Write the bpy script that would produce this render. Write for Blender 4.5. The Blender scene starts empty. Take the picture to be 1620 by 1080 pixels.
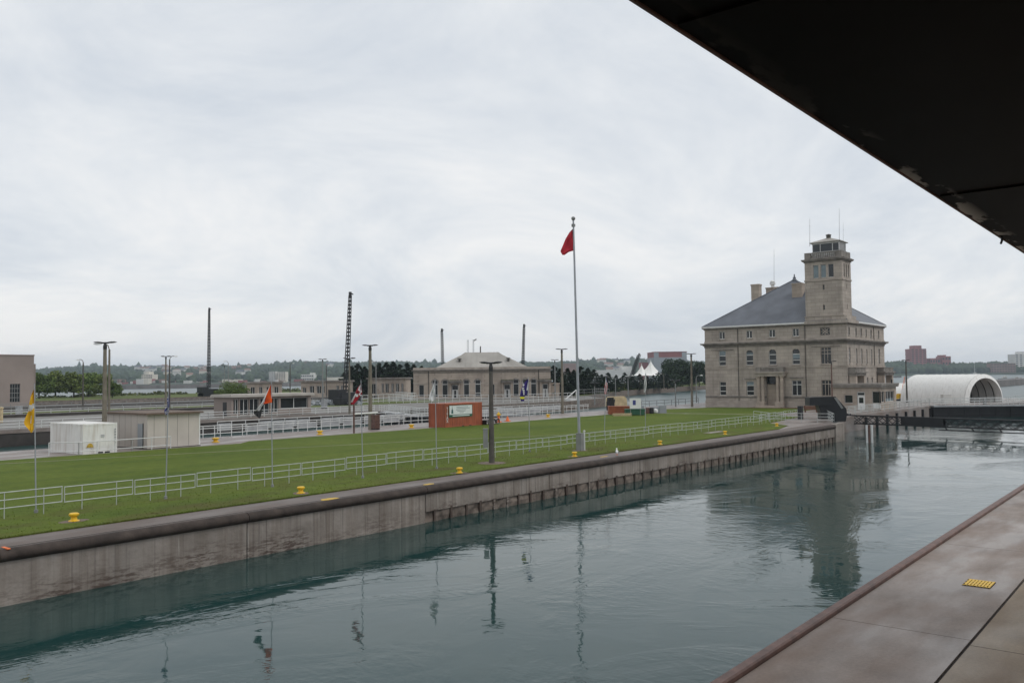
import bpy, bmesh, math, random
import numpy as np
from mathutils import Vector
random.seed(7); np.random.seed(7)
SC = bpy.context.scene
COL = SC.collection
PI = math.pi

# ------------------------------------------------------------------ camera
# X runs along the lock away from the viewer, Y across it, Z up; ground level is 0.
F, VPX, VPY, ROLL, EYE = 1360.0, 1905.0, 584.0, 0.011, 5.4
_H0 = VPY + ROLL * (VPX - 810)
_r = math.atan(ROLL); _p = math.atan((_H0 - 540) * math.cos(_r) / F)
_yaw = math.radians(38.80137)
FW = Vector((math.cos(_yaw) * math.cos(_p), math.sin(_yaw) * math.cos(_p), math.sin(_p)))
_rt = Vector((math.sin(_yaw), -math.cos(_yaw), 0)); _up = _rt.cross(FW)
RT = math.cos(_r) * _rt - math.sin(_r) * _up
UP = math.sin(_r) * _rt + math.cos(_r) * _up
EYEP = Vector((0, 0, EYE))
cam_d = bpy.data.cameras.new('camera'); cam = bpy.data.objects.new('camera', cam_d); COL.objects.link(cam)
from mathutils import Matrix
cam.matrix_world = Matrix(((RT.x, UP.x, -FW.x, 0), (RT.y, UP.y, -FW.y, 0), (RT.z, UP.z, -FW.z, EYE), (0, 0, 0, 1)))
cam_d.sensor_width = 36; cam_d.lens = F / 1620 * 36
cam_d.clip_start = 0.05; cam_d.clip_end = 20000
SC.camera = cam

# ------------------------------------------------------------------ world, sun, exposure
SUN_EL, SUN_AZ = math.radians(52), math.radians(-72)      # azimuth measured from +X towards +Y
w = bpy.data.worlds.new('World'); SC.world = w; w.use_nodes = True
nt = w.node_tree; nt.nodes.clear()
def N(nt, t, **k):
    n = nt.nodes.new(t)
    for a, b in k.items():
        if a[0] == '_': n.inputs[int(a[1:])].default_value = b
        else: setattr(n, a, b)
    return n
out = N(nt, 'ShaderNodeOutputWorld'); bg = N(nt, 'ShaderNodeBackground'); bg.inputs[1].default_value = 0.1
sky = N(nt, 'ShaderNodeTexSky', sky_type='NISHITA', sun_disc=False)
sky.sun_elevation = SUN_EL; sky.sun_rotation = PI / 2 - SUN_AZ
sky.air_density = 1.0; sky.dust_density = 2.0
tc = N(nt, 'ShaderNodeTexCoord'); sep = N(nt, 'ShaderNodeSeparateXYZ')
nt.links.new(tc.outputs['Generated'], sep.inputs[0])
zz = N(nt, 'ShaderNodeMath', operation='MAXIMUM', _1=0.0); nt.links.new(sep.outputs[2], zz.inputs[0])
za = N(nt, 'ShaderNodeMath', operation='ADD', _1=0.30); nt.links.new(zz.outputs[0], za.inputs[0])
dx = N(nt, 'ShaderNodeMath', operation='DIVIDE'); nt.links.new(sep.outputs[0], dx.inputs[0]); nt.links.new(za.outputs[0], dx.inputs[1])
dy = N(nt, 'ShaderNodeMath', operation='DIVIDE'); nt.links.new(sep.outputs[1], dy.inputs[0]); nt.links.new(za.outputs[0], dy.inputs[1])
cmb = N(nt, 'ShaderNodeCombineXYZ'); nt.links.new(dx.outputs[0], cmb.inputs[0]); nt.links.new(dy.outputs[0], cmb.inputs[1])
n1 = N(nt, 'ShaderNodeTexNoise'); n1.inputs['Scale'].default_value = 1.25; n1.inputs['Detail'].default_value = 7; n1.inputs['Roughness'].default_value = .62
n1.inputs['Distortion'].default_value = 0.6
nt.links.new(cmb.outputs[0], n1.inputs['Vector'])
cr = N(nt, 'ShaderNodeValToRGB'); nt.links.new(n1.outputs[0], cr.inputs[0])
e = cr.color_ramp.elements
e[0].position = 0.30; e[0].color = (6.55, 7.1, 7.8, 1)
e[1].position = 0.66; e[1].color = (9.9, 9.85, 9.75, 1)
m_ = cr.color_ramp.elements.new(0.5); m_.color = (8.35, 8.65, 8.95, 1)
mx = N(nt, 'ShaderNodeMix', data_type='RGBA'); mx.inputs[0].default_value = 0.93
nt.links.new(sky.outputs[0], mx.inputs[6]); nt.links.new(cr.outputs[0], mx.inputs[7])
nt.links.new(mx.outputs[2], bg.inputs[0]); nt.links.new(bg.outputs[0], out.inputs[0])

sl = bpy.data.lights.new('sun', 'SUN'); sl.energy = 0.9; sl.angle = math.radians(25); sl.color = (1, .97, .92)
so = bpy.data.objects.new('sun', sl); COL.objects.link(so)
_sd = Vector((math.cos(SUN_EL) * math.cos(SUN_AZ), math.cos(SUN_EL) * math.sin(SUN_AZ), math.sin(SUN_EL)))
so.rotation_euler = _sd.to_track_quat('Z', 'Y').to_euler()
so.location = (0, 0, 80)
vs = SC.view_settings; vs.view_transform = 'Standard'; vs.look = 'None'; vs.exposure = 0; vs.gamma = 1

# ------------------------------------------------------------------ survey: where a sight line meets a plane
def sight(x, y): x = float(x); y = float(y); return F * FW + (x - 810) * RT - (y - 540) * UP
def gp(x, y, Z=0.0):
    d = sight(x, y); t = (Z - EYE) / d.z; return Vector((t * d.x, t * d.y, Z))
def atv(x, y, v):
    v = float(v)
    d = sight(x, y); t = v / d.y; return EYEP + t * d
def atu(x, y, u):
    u = float(u)
    d = sight(x, y); t = u / d.x; return EYEP + t * d
def atd(x, y, D): return EYEP + sight(x, y) * (float(D) / F)
def depth(p): return (Vector(p) - EYEP).dot(FW)

# ------------------------------------------------------------------ materials
def new_mat(name):
    m = bpy.data.materials.new(name); m.use_nodes = True
    nt = m.node_tree; b = nt.nodes['Principled BSDF']; return m, nt, b
def lerp3(a, b, t): return tuple(a[i] * (1 - t) + b[i] * t for i in range(3))
def vary(nt, col, amt, scale, vec=None, detail=5):
    """colour multiplied by noise -> socket"""
    n = N(nt, 'ShaderNodeTexNoise'); n.inputs['Scale'].default_value = scale; n.inputs['Detail'].default_value = detail
    if vec is None:
        g = N(nt, 'ShaderNodeNewGeometry'); vec = g.outputs['Position']
    nt.links.new(vec, n.inputs['Vector'])
    r = N(nt, 'ShaderNodeMapRange'); r.inputs[1].default_value = .25; r.inputs[2].default_value = .75
    r.inputs[3].default_value = 1 - amt; r.inputs[4].default_value = 1 + amt
    nt.links.new(n.outputs[0], r.inputs[0])
    x = N(nt, 'ShaderNodeMix', data_type='RGBA', blend_type='MULTIPLY'); x.inputs[0].default_value = 1
    if isinstance(col, tuple): x.inputs[6].default_value = (*col, 1)
    else: nt.links.new(col, x.inputs[6])
    nt.links.new(r.outputs[0], x.inputs[7])
    return x.outputs[2]
def posvec(nt, scale=(1, 1, 1), rot=0):
    g = N(nt, 'ShaderNodeNewGeometry'); mp = N(nt, 'ShaderNodeMapping')
    mp.inputs['Scale'].default_value = scale; mp.inputs['Rotation'].default_value = (0, 0, rot)
    nt.links.new(g.outputs['Position'], mp.inputs[0]); return mp.outputs[0]
def M(name, col, rough=.6, amt=.15, scale=2.0, metal=0, bump=0.0, bscale=20, spec=.5):
    m, nt, b = new_mat(name)
    if amt: nt.links.new(vary(nt, col, amt, scale), b.inputs['Base Color'])
    else: b.inputs['Base Color'].default_value = (*col, 1)
    b.inputs['Roughness'].default_value = rough; b.inputs['Metallic'].default_value = metal
    b.inputs['Specular IOR Level'].default_value = spec
    if bump:
        n = N(nt, 'ShaderNodeTexNoise'); n.inputs['Scale'].default_value = bscale; n.inputs['Detail'].default_value = 6
        g = N(nt, 'ShaderNodeNewGeometry'); nt.links.new(g.outputs['Position'], n.inputs['Vector'])
        bp = N(nt, 'ShaderNodeBump'); bp.inputs['Strength'].default_value = bump; bp.inputs['Distance'].default_value = .05
        nt.links.new(n.outputs[0], bp.inputs['Height']); nt.links.new(bp.outputs[0], b.inputs['Normal'])
    return m
def mix(nt, fac, a, b, mode='MIX'):
    x = N(nt, 'ShaderNodeMix', data_type='RGBA', blend_type=mode)
    for s, v in ((0, fac), (6, a), (7, b)):
        if isinstance(v, tuple): x.inputs[s].default_value = (*v, 1)
        elif isinstance(v, (int, float)): x.inputs[s].default_value = v
        else: nt.links.new(v, x.inputs[s])
    return x.outputs[2]
def noise(nt, vec, scale, detail=5, lo=.4, hi=.6, rough=.55, dist=0):
    n = N(nt, 'ShaderNodeTexNoise'); n.inputs['Scale'].default_value = scale; n.inputs['Detail'].default_value = detail
    n.inputs['Roughness'].default_value = rough; n.inputs['Distortion'].default_value = dist
    nt.links.new(vec, n.inputs['Vector'])
    r = N(nt, 'ShaderNodeMapRange'); r.inputs[1].default_value = lo; r.inputs[2].default_value = hi
    nt.links.new(n.outputs[0], r.inputs[0]); return r.outputs[0]
def math2(nt, op, a, b=None):
    n = N(nt, 'ShaderNodeMath', operation=op)
    for i, v in enumerate((a, b)):
        if v is None: continue
        if isinstance(v, (int, float)): n.inputs[i].default_value = v
        else: nt.links.new(v, n.inputs[i])
    return n.outputs[0]

def stone(name, col, course=.55, joint=.72):
    m, nt, b = new_mat(name)
    g = N(nt, 'ShaderNodeNewGeometry'); s = N(nt, 'ShaderNodeSeparateXYZ'); nt.links.new(g.outputs['Position'], s.inputs[0])
    a = math2(nt, 'ADD', s.outputs[0], s.outputs[1])
    c = N(nt, 'ShaderNodeCombineXYZ'); nt.links.new(a, c.inputs[0]); nt.links.new(s.outputs[2], c.inputs[1])
    br = N(nt, 'ShaderNodeTexBrick'); nt.links.new(c.outputs[0], br.inputs['Vector'])
    br.inputs['Scale'].default_value = 1; br.inputs['Brick Width'].default_value = 1.3; br.inputs['Row Height'].default_value = course
    br.inputs['Mortar Size'].default_value = .03; br.inputs['Mortar Smooth'].default_value = .6
    br.inputs['Color1'].default_value = (*col, 1); br.inputs['Color2'].default_value = (*[x * .84 for x in col], 1)
    br.inputs['Mortar'].default_value = (*[x * joint for x in col], 1)
    k = vary(nt, br.outputs[0], .22, .35)
    st = noise(nt, posvec(nt, (.9, .9, .12)), 1.0, 6, .52, .72)          # vertical weather stains
    k = mix(nt, math2(nt, 'MULTIPLY', st, .45), k, tuple(x * .38 for x in col))
    nt.links.new(k, b.inputs['Base Color']); b.inputs['Roughness'].default_value = .85
    return m

MT = {}
MT['stone'] = stone('sandstone', (.425, .37, .32), .55, .60)
MT['trim'] = M('stone_trim', (.38, .33, .285), .85, .28, .8)
MT['cornice'] = M('weathered_cornice', (.21, .19, .17), .85, .4, 1.2)
MT['stone2'] = stone('pale_sandstone', (.43, .36, .30), .6, .70)
MT['slate'] = M('slate', (.115, .125, .145), .55, .22, .5)
MT['lead'] = M('lead_roof', (.33, .31, .28), .6, .18, .25)
MT['white'] = M('white_paint', (.72, .72, .70), .5, .08, 2)
MT['galv'] = M('galvanised_pipe', (.44, .46, .45), .42, .12, 3, metal=.15)
MT['whiterail'] = M('whitewashed_pipe', (.62, .63, .62), .5, .12, 2)
MT['greyplate'] = M('grey_infill', (.33, .34, .35), .5, .25, 1.5)
MT['glass'] = M('dark_glass', (.018, .022, .024), .08, .3, .8, spec=.55)
MT['glassblue'] = M('blind_behind_glass', (.17, .22, .24), .15, .2, 1)
MT['frame'] = M('window_frame', (.66, .66, .64), .5, .1, 3)
MT['black'] = M('black_steel', (.012, .013, .015), .42, .3, 1.5)
MT['darkpole'] = M('dark_pole', (.075, .068, .058), .6, .25, 3)
MT['lampblack'] = M('lamp_housing', (.02, .02, .02), .45, .1, 3)
MT['concpole'] = M('concrete_pole', (.175, .155, .12), .8, .22, 2)
MT['greypole'] = M('grey_pole', (.22, .225, .22), .55, .15, 2)
MT['alu'] = M('aluminium_pole', (.36, .38, .41), .38, .1, 2, metal=.3)
MT['yellow'] = M('yellow_paint', (.72, .44, .02), .45, .12, 6)
MT['yellowmark'] = M('yellow_marking', (.55, .36, .05), .7, .35, 9)
MT['orangepaint'] = M('orange_paint', (.75, .16, .03), .6, .25, 7)
MT['red'] = M('red_cloth', (.52, .012, .014), .8, .2, 3)
MT['rust'] = M('rust_steel', (.115, .06, .046), .55, .45, 4)
MT['wetpost'] = M('wet_rusty_post', (.075, .052, .041), .6, .4, 3)
MT['hutroof'] = M('pale_roof_slab', (.42, .39, .35), .7, .15, .8)
MT['hall'] = M('brown_grey_cladding', (.27, .225, .20), .8, .16, .18)
MT['cream'] = M('cream_render', (.62, .58, .50), .8, .15, .05)
MT['brick'] = M('red_brick', (.27, .085, .075), .85, .2, .06)
MT['brown'] = M('brown_brick', (.24, .15, .12), .85, .2, .06)
MT['palewall'] = M('pale_wall', (.60, .59, .56), .8, .15, .05)
MT['greywall'] = M('grey_wall', (.30, .32, .34), .8, .15, .05)
MT['beige'] = M('beige_siding', (.50, .455, .41), .65, .10, .6)
MT['green'] = M('green_plastic', (.02, .10, .055), .5, .2, 2)
MT['tan'] = M('tan_tarp', (.50, .40, .24), .8, .25, 1.5)
MT['woodred'] = M('oxide_crate', (.26, .075, .03), .7, .3, 2)
MT['dirt'] = M('bare_soil', (.075, .05, .033), .9, .35, 5)
MT['mulch'] = M('mulch', (.14, .075, .05), .9, .3, 3)
MT['joint'] = M('joint_filler', (.035, .027, .022), .9, .3, 8)

def coloured_cloth(name, c): return M(name, c, .85, .14, 4)
CL = {k: coloured_cloth('cloth_' + k, v) for k, v in dict(yellow=(.72, .40, .015), white=(.66, .66, .66), blue=(.05, .06, .22),
      orange=(.78, .10, .012), black=(.03, .032, .035), crimson=(.30, .012, .02), navy=(.03, .02, .16), lemon=(.70, .66, .04),
      red=(.45, .02, .035), olive=(.11, .13, .10), teal=(.25, .45, .48)).items()}

# wet paved concrete, slabs seen close
def paving(name, col, wet=.5, sc=1.0):
    m, nt, b = new_mat(name)
    k = vary(nt, col, .22, .9 * sc); k = vary(nt, k, .14, 14 * sc, detail=8); k = vary(nt, k, .10, 60, detail=2)
    st = noise(nt, posvec(nt, (.35, 1.1, 1)), .8, 6, .45, .68)
    k = mix(nt, math2(nt, 'MULTIPLY', st, .55), k, (col[0] * .72, col[1] * .56, col[2] * .45))
    nt.links.new(k, b.inputs['Base Color'])
    r = noise(nt, posvec(nt, (.4, 1.2, 1)), .55, 5, .38, .62)
    mr = N(nt, 'ShaderNodeMapRange'); mr.inputs[3].default_value = .62 - .42 * wet; mr.inputs[4].default_value = .72
    nt.links.new(r, mr.inputs[0]); nt.links.new(mr.outputs[0], b.inputs['Roughness'])
    n = N(nt, 'ShaderNodeTexNoise'); n.inputs['Scale'].default_value = 45; n.inputs['Detail'].default_value = 5
    g = N(nt, 'ShaderNodeNewGeometry'); nt.links.new(g.outputs['Position'], n.inputs['Vector'])
    bp = N(nt, 'ShaderNodeBump'); bp.inputs['Strength'].default_value = .25; bp.inputs['Distance'].default_value = .01
    nt.links.new(n.outputs[0], bp.inputs['Height']); nt.links.new(bp.outputs[0], b.inputs['Normal'])
    return m
MT['quay'] = paving('wet_quay_concrete', (.21, .168, .142), .75)
MT['quay2'] = paving('old_brown_concrete', (.21, .155, .10), .4)
MT['walk'] = paving('wet_walk', (.235, .205, .19), .8, .6)
MT['farwalk'] = paving('far_walk', (.145, .138, .122), .4, .3)
MT['coping'] = paving('coping_concrete', (.130, .105, .092), .25)
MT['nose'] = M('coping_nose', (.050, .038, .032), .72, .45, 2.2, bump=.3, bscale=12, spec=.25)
MT['pad'] = M('concrete_pad', (.14, .10, .075), .8, .25, 4)

def lockwall(name, col):
    m, nt, b = new_mat(name)
    k = vary(nt, col, .30, .6)
    st = noise(nt, posvec(nt, (2.6, 2.6, .16)), 1.0, 6, .42, .66)
    k = mix(nt, math2(nt, 'MULTIPLY', st, .55), k, (col[0] * .45, col[1] * .38, col[2] * .33))
    wh = noise(nt, posvec(nt, (5, 5, .22)), 1.0, 4, .60, .72)
    k = mix(nt, math2(nt, 'MULTIPLY', wh, .7), k, (.50, .47, .43))
    dk = noise(nt, posvec(nt, (7, 7, .12)), 1.0, 5, .56, .66)
    k = mix(nt, math2(nt, 'MULTIPLY', dk, .55), k, (.07, .055, .045))
    bl = noise(nt, posvec(nt, (.5, .5, .9)), 1.0, 7, .40, .62); k = mix(nt, math2(nt, 'MULTIPLY', bl, .35), k, (.13, .105, .085))
    # ragged tide band of dark growth low on the wall, and cracks
    s = N(nt, 'ShaderNodeSeparateXYZ'); g = N(nt, 'ShaderNodeNewGeometry'); nt.links.new(g.outputs['Position'], s.inputs[0])
    nz = N(nt, 'ShaderNodeTexNoise'); nz.inputs['Scale'].default_value = .9; nz.inputs['Detail'].default_value = 6
    nt.links.new(g.outputs['Position'], nz.inputs['Vector'])
    hh = math2(nt, 'ADD', s.outputs[2], math2(nt, 'MULTIPLY', nz.outputs[0], 1.3))
    r = N(nt, 'ShaderNodeMapRange'); r.inputs[1].default_value = -.30; r.inputs[2].default_value = -.75
    nt.links.new(hh, r.inputs[0])
    fl = noise(nt, posvec(nt, (1.0, 1.0, 4.5)), 2.2, 9, .46, .56, rough=.7)
    k = mix(nt, math2(nt, 'MULTIPLY', math2(nt, 'MULTIPLY', r.outputs[0], math2(nt, 'MULTIPLY', fl, noise(nt, posvec(nt), .28, 3, .38, .58))), .85), k, (.05, .028, .02))
    nt.links.new(k, b.inputs['Base Color']); b.inputs['Roughness'].default_value = .8
    n = N(nt, 'ShaderNodeTexNoise'); n.inputs['Scale'].default_value = 6; n.inputs['Detail'].default_value = 8
    nt.links.new(g.outputs['Position'], n.inputs['Vector'])
    bp = N(nt, 'ShaderNodeBump'); bp.inputs['Strength'].default_value = .5; bp.inputs['Distance'].default_value = .05
    nt.links.new(n.outputs[0], bp.inputs['Height']); nt.links.new(bp.outputs[0], b.inputs['Normal'])
    return m
MT['lockwall'] = lockwall('lock_wall_concrete', (.30, .265, .235))
MT['darkwall'] = M('dark_wet_wall', (.040, .034, .030), .6, .5, .7)
MT['rough'] = M('rough_brown_rubble', (.155, .125, .104), .9, .6, 2.2, bump=.9, bscale=5)

def grass_mat(name, c1, c2, soil=.0, worn=0):
    m, nt, b = new_mat(name)
    f = noise(nt, posvec(nt), .12, 6, .35, .65)
    k = mix(nt, f, c1, c2)
    k = vary(nt, k, .22, 1.6, detail=7); k = vary(nt, k, .30, 22, detail=3)
    y = noise(nt, posvec(nt), .5, 4, .66, .76); k = mix(nt, math2(nt, 'MULTIPLY', y, .35), k, (.14, .13, .035))
    if worn:
        ms = noise(nt, posvec(nt, (.02, 1, 1)), .42, 3, .42, .58); k = mix(nt, math2(nt, 'MULTIPLY', ms, .28), k, (c2[0] * 1.25, c2[1] * 1.15, c2[2]))
        s3 = N(nt, 'ShaderNodeSeparateXYZ'); g3 = N(nt, 'ShaderNodeNewGeometry'); nt.links.new(g3.outputs['Position'], s3.inputs[0])
        rg = N(nt, 'ShaderNodeMapRange'); rg.inputs[1].default_value = 40.5; rg.inputs[2].default_value = 36.5; nt.links.new(s3.outputs[1], rg.inputs[0])
        wn = noise(nt, posvec(nt, (.5, 1, 1)), .55, 6, .46, .70); k = mix(nt, math2(nt, 'MULTIPLY', math2(nt, 'MULTIPLY', rg.outputs[0], wn), .75), k, (.085, .068, .026))
    if soil:
        so_ = noise(nt, posvec(nt, (.25, 1, 1)), .35, 5, .60, .66); k = mix(nt, math2(nt, 'MULTIPLY', so_, soil), k, (.03, .022, .016))
    nt.links.new(k, b.inputs['Base Color']); b.inputs['Roughness'].default_value = .95; b.inputs['Specular IOR Level'].default_value = .15
    n = N(nt, 'ShaderNodeTexNoise'); n.inputs['Scale'].default_value = 18; n.inputs['Detail'].default_value = 5
    g = N(nt, 'ShaderNodeNewGeometry'); nt.links.new(g.outputs['Position'], n.inputs['Vector'])
    bp = N(nt, 'ShaderNodeBump'); bp.inputs['Strength'].default_value = .6; bp.inputs['Distance'].default_value = .06
    nt.links.new(n.outputs[0], bp.inputs['Height']); nt.links.new(bp.outputs[0], b.inputs['Normal'])
    return m
MT['grass'] = grass_mat('lawn_grass', (.064, .100, .012), (.098, .132, .020), worn=1)
MT['grass2'] = grass_mat('rough_grass', (.085, .115, .035), (.12, .14, .05), .7)

def leaf_mat(name, c, amt=.5):
    m, nt, b = new_mat(name)
    g = N(nt, 'ShaderNodeNewGeometry')
    r = N(nt, 'ShaderNodeMapRange'); r.inputs[3].default_value = 1 - amt; r.inputs[4].default_value = 1 + amt
    nt.links.new(g.outputs['Random Per Island'], r.inputs[0])
    x = N(nt, 'ShaderNodeMix', data_type='RGBA', blend_type='MULTIPLY'); x.inputs[0].default_value = 1; x.inputs[6].default_value = (*c, 1)
    nt.links.new(r.outputs[0], x.inputs[7]); nt.links.new(x.outputs[2], b.inputs['Base Color'])
    b.inputs['Roughness'].default_value = .8; b.inputs['Specular IOR Level'].default_value = .2
    return m
MT['leaf'] = leaf_mat('leaf_green', (.10, .145, .035))
MT['leaf2'] = leaf_mat('leaf_yellow_green', (.125, .160, .040))
MT['leafdark'] = leaf_mat('leaf_dark', (.028, .048, .022))
MT['conifer'] = leaf_mat('needles', (.020, .034, .018))
MT['shrub'] = leaf_mat('shrub_leaf', (.085, .10, .035))
MT['farleaf'] = leaf_mat('distant_leaf', (.040, .060, .028), .45)
MT['bark'] = M('bark', (.06, .045, .035), .9, .3, 4)
MT['hillground'] = M('hill_ground', (.035, .052, .026), .95, .4, .01)

def water_mat(name='water', amp=1.0, rough=.035):
    m, nt, b = new_mat(name)
    b.inputs['Base Color'].default_value = (.013, .043, .041, 1)
    b.inputs['Roughness'].default_value = rough; b.inputs['IOR'].default_value = 1.333
    def nz(scale, vec, detail, dist=0):
        n = N(nt, 'ShaderNodeTexNoise'); n.inputs['Scale'].default_value = scale; n.inputs['Detail'].default_value = detail
        n.inputs['Distortion'].default_value = dist; nt.links.new(vec, n.inputs['Vector']); return n.outputs[0]
    a = nz(.55, posvec(nt, (1, 1.0, 1), .6), 3, .6)          # slow swell
    c = nz(2.2, posvec(nt, (1, .55, 1), -.65), 4, .8)        # ripples
    mask = noise(nt, posvec(nt, (.7, 1, 1), .35), .10, 6, .47, .60, dist=2.2)
    fine = nz(7.0, posvec(nt, (1, .6, 1), -.65), 3)
    h = math2(nt, 'ADD', math2(nt, 'MULTIPLY', a, .013 * amp),
              math2(nt, 'MULTIPLY', math2(nt, 'ADD', math2(nt, 'MULTIPLY', c, .014 * amp), math2(nt, 'MULTIPLY', fine, .0028 * amp)), math2(nt, 'ADD', math2(nt, 'MULTIPLY', mask, 1.15), .07)))
    bp = N(nt, 'ShaderNodeBump'); bp.inputs['Strength'].default_value = 1; bp.inputs['Distance'].default_value = 1.0
    nt.links.new(h, bp.inputs['Height']); nt.links.new(bp.outputs[0], b.inputs['Normal'])
    return m
MT['water'] = water_mat()
MT['river'] = water_mat('river_water', .10, .30)

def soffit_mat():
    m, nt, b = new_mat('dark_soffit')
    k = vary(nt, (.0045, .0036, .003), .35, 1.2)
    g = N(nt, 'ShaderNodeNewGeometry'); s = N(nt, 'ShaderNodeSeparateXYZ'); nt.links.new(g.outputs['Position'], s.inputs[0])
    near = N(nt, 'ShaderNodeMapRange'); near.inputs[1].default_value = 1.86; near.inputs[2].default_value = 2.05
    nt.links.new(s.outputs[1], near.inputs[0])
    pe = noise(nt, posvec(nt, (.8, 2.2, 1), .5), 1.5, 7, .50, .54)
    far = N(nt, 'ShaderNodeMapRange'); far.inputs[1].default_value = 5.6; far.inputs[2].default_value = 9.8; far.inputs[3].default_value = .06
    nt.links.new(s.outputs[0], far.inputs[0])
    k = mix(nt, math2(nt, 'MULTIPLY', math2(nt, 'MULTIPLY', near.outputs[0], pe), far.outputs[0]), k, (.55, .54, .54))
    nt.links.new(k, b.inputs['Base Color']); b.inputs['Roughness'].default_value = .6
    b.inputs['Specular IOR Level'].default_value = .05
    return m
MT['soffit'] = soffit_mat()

def corrugated(name, c, amt, dirt):
    m, nt, b = new_mat(name)
    k = vary(nt, c, amt, .9); st = noise(nt, posvec(nt, (3, 3, .25)), 1.2, 6, .5, .68)
    k = mix(nt, math2(nt, 'MULTIPLY', st, .6), k, dirt)
    nt.links.new(k, b.inputs['Base Color']); b.inputs['Roughness'].default_value = .55; return m
MT['contorange'] = corrugated('rusty_orange_steel', (.33, .085, .036), .22, (.15, .045, .025))
MT['contwhite'] = corrugated('scuffed_white_steel', (.74, .73, .70), .07, (.46, .40, .33))
MT['tentwhite'] = corrugated('white_membrane', (.80, .79, .76), .06, (.62, .60, .56))
MT['sign'] = M('sign_board', (.64, .68, .66), .5, .06, 2)
MT['signgreen'] = M('sign_ink', (.03, .10, .10), .6, .1, 3)
MT['signgrey'] = M('sign_text', (.24, .28, .28), .6, .1, 3)

# ------------------------------------------------------------------ mesh builder
class MB:
    def __init__(s): s.v = []; s.f = []; s.m = []
    def add(s, vs, fs, mi=0):
        o = len(s.v); s.v += [tuple(x) for x in vs]; s.f += [tuple(o + i for i in f) for f in fs]; s.m += [mi] * len(fs); return s
    def box(s, x0, x1, y0, y1, z0, z1, mi=0):
        return s.add([(x0, y0, z0), (x1, y0, z0), (x1, y1, z0), (x0, y1, z0), (x0, y0, z1), (x1, y0, z1), (x1, y1, z1), (x0, y1, z1)],
                     [(0, 3, 2, 1), (4, 5, 6, 7), (0, 1, 5, 4), (1, 2, 6, 5), (2, 3, 7, 6), (3, 0, 4, 7)], mi)
    def tube(s, p0, p1, r0, r1=None, n=8, mi=0):
        r1 = r0 if r1 is None else r1
        p0 = Vector(p0); p1 = Vector(p1); d = (p1 - p0).normalized()
        a = d.cross(Vector((0, 0, 1)) if abs(d.z) < .95 else Vector((1, 0, 0))).normalized(); b = d.cross(a)
        vs = []
        for p, r in ((p0, r0), (p1, r1)):
            for i in range(n):
                t = 2 * PI * i / n; vs.append(p + a * math.cos(t) * r + b * math.sin(t) * r)
        fs = [(i, (i + 1) % n, n + (i + 1) % n, n + i) for i in range(n)] + [tuple(range(n))[::-1], tuple(range(n, 2 * n))]
        return s.add(vs, fs, mi)
    def path(s, pts, r, n=6, mi=0):
        for a, b in zip(pts[:-1], pts[1:]): s.tube(a, b, r, r, n, mi)
        return s
    def lathe(s, prof, c=(0, 0, 0), n=16, mi=0, sq=(1, 1)):
        vs = []
        for r, z in prof:
            for i in range(n):
                t = 2 * PI * i / n; vs.append((c[0] + r * math.cos(t) * sq[0], c[1] + r * math.sin(t) * sq[1], c[2] + z))
        fs = []
        for k in range(len(prof) - 1):
            for i in range(n): fs.append((k * n + i, k * n + (i + 1) % n, (k + 1) * n + (i + 1) % n, (k + 1) * n + i))
        fs += [tuple(range(n))[::-1], tuple(range((len(prof) - 1) * n, len(prof) * n))]
        return s.add(vs, fs, mi)
    def prism(s, poly, z0, z1, mi=0):
        n = len(poly); vs = [(x, y, z0) for x, y in poly] + [(x, y, z1) for x, y in poly]
        return s.add(vs, [tuple(range(n))[::-1], tuple(range(n, 2 * n))] + [(i, (i + 1) % n, n + (i + 1) % n, n + i) for i in range(n)], mi)
    def extr(s, prof, a, b, mi=0):
        """closed profile of (y,z) points swept along x from a to b"""
        n = len(prof); vs = [(a, y, z) for y, z in prof] + [(b, y, z) for y, z in prof]
        return s.add(vs, [tuple(range(n)), tuple(range(n, 2 * n))[::-1]] + [(i, n + i, n + (i + 1) % n, (i + 1) % n) for i in range(n)], mi)
    def build(s, name, mat, parent=None, smooth=False, loc=(0, 0, 0), fix=True):
        me = bpy.data.meshes.new(name); me.from_pydata(s.v, [], s.f)
        mats = mat if isinstance(mat, (list, tuple)) else [mat]
        for k in mats: me.materials.append(MT[k] if isinstance(k, str) else k)
        if len(mats) > 1: me.polygons.foreach_set('material_index', s.m)
        if fix:
            bm = bmesh.new(); bm.from_mesh(me); bmesh.ops.recalc_face_normals(bm, faces=bm.faces); bm.to_mesh(me); bm.free()
        if smooth:
            me.polygons.foreach_set('use_smooth', [True] * len(me.polygons))
            try: me.set_sharp_from_angle(angle=math.radians(40))
            except Exception: pass
        me.update()
        o = bpy.data.objects.new(name, me); o.location = loc; COL.objects.link(o)
        if parent is not None: o.parent = parent
        return o
def tag(o, label=None, cat=None, group=None, kind=None):
    for k, v in (('label', label), ('category', cat), ('group', group), ('kind', kind)):
        if v: o[k] = v
    return o
def thing(name, label, cat, loc=(0, 0, 0), rz=0, group=None):
    o = bpy.data.objects.new(name, None); o.location = loc; o.rotation_euler = (0, 0, rz); o.empty_display_size = .3; COL.objects.link(o)
    return tag(o, label, cat, group)
KIDS = {}
def children(o): return [c for c in COL.objects if c.parent == o]
def dup(root, loc, rz=None, label=None, group=None, scale=None, kids=None):
    r = root.copy(); COL.objects.link(r); r.location = loc
    if rz is not None: r.rotation_euler = (0, 0, rz)
    if label: r['label'] = label
    if group: r['group'] = group
    if scale: r.scale = (scale,) * 3 if isinstance(scale, (int, float)) else scale
    for c in (kids if kids is not None else children(root)):
        d = c.copy(); COL.objects.link(d); d.parent = r
    return r
def struct(name, mb, mat, smooth=False): return tag(mb.build(name, mat, smooth=smooth), kind='structure')

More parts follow.
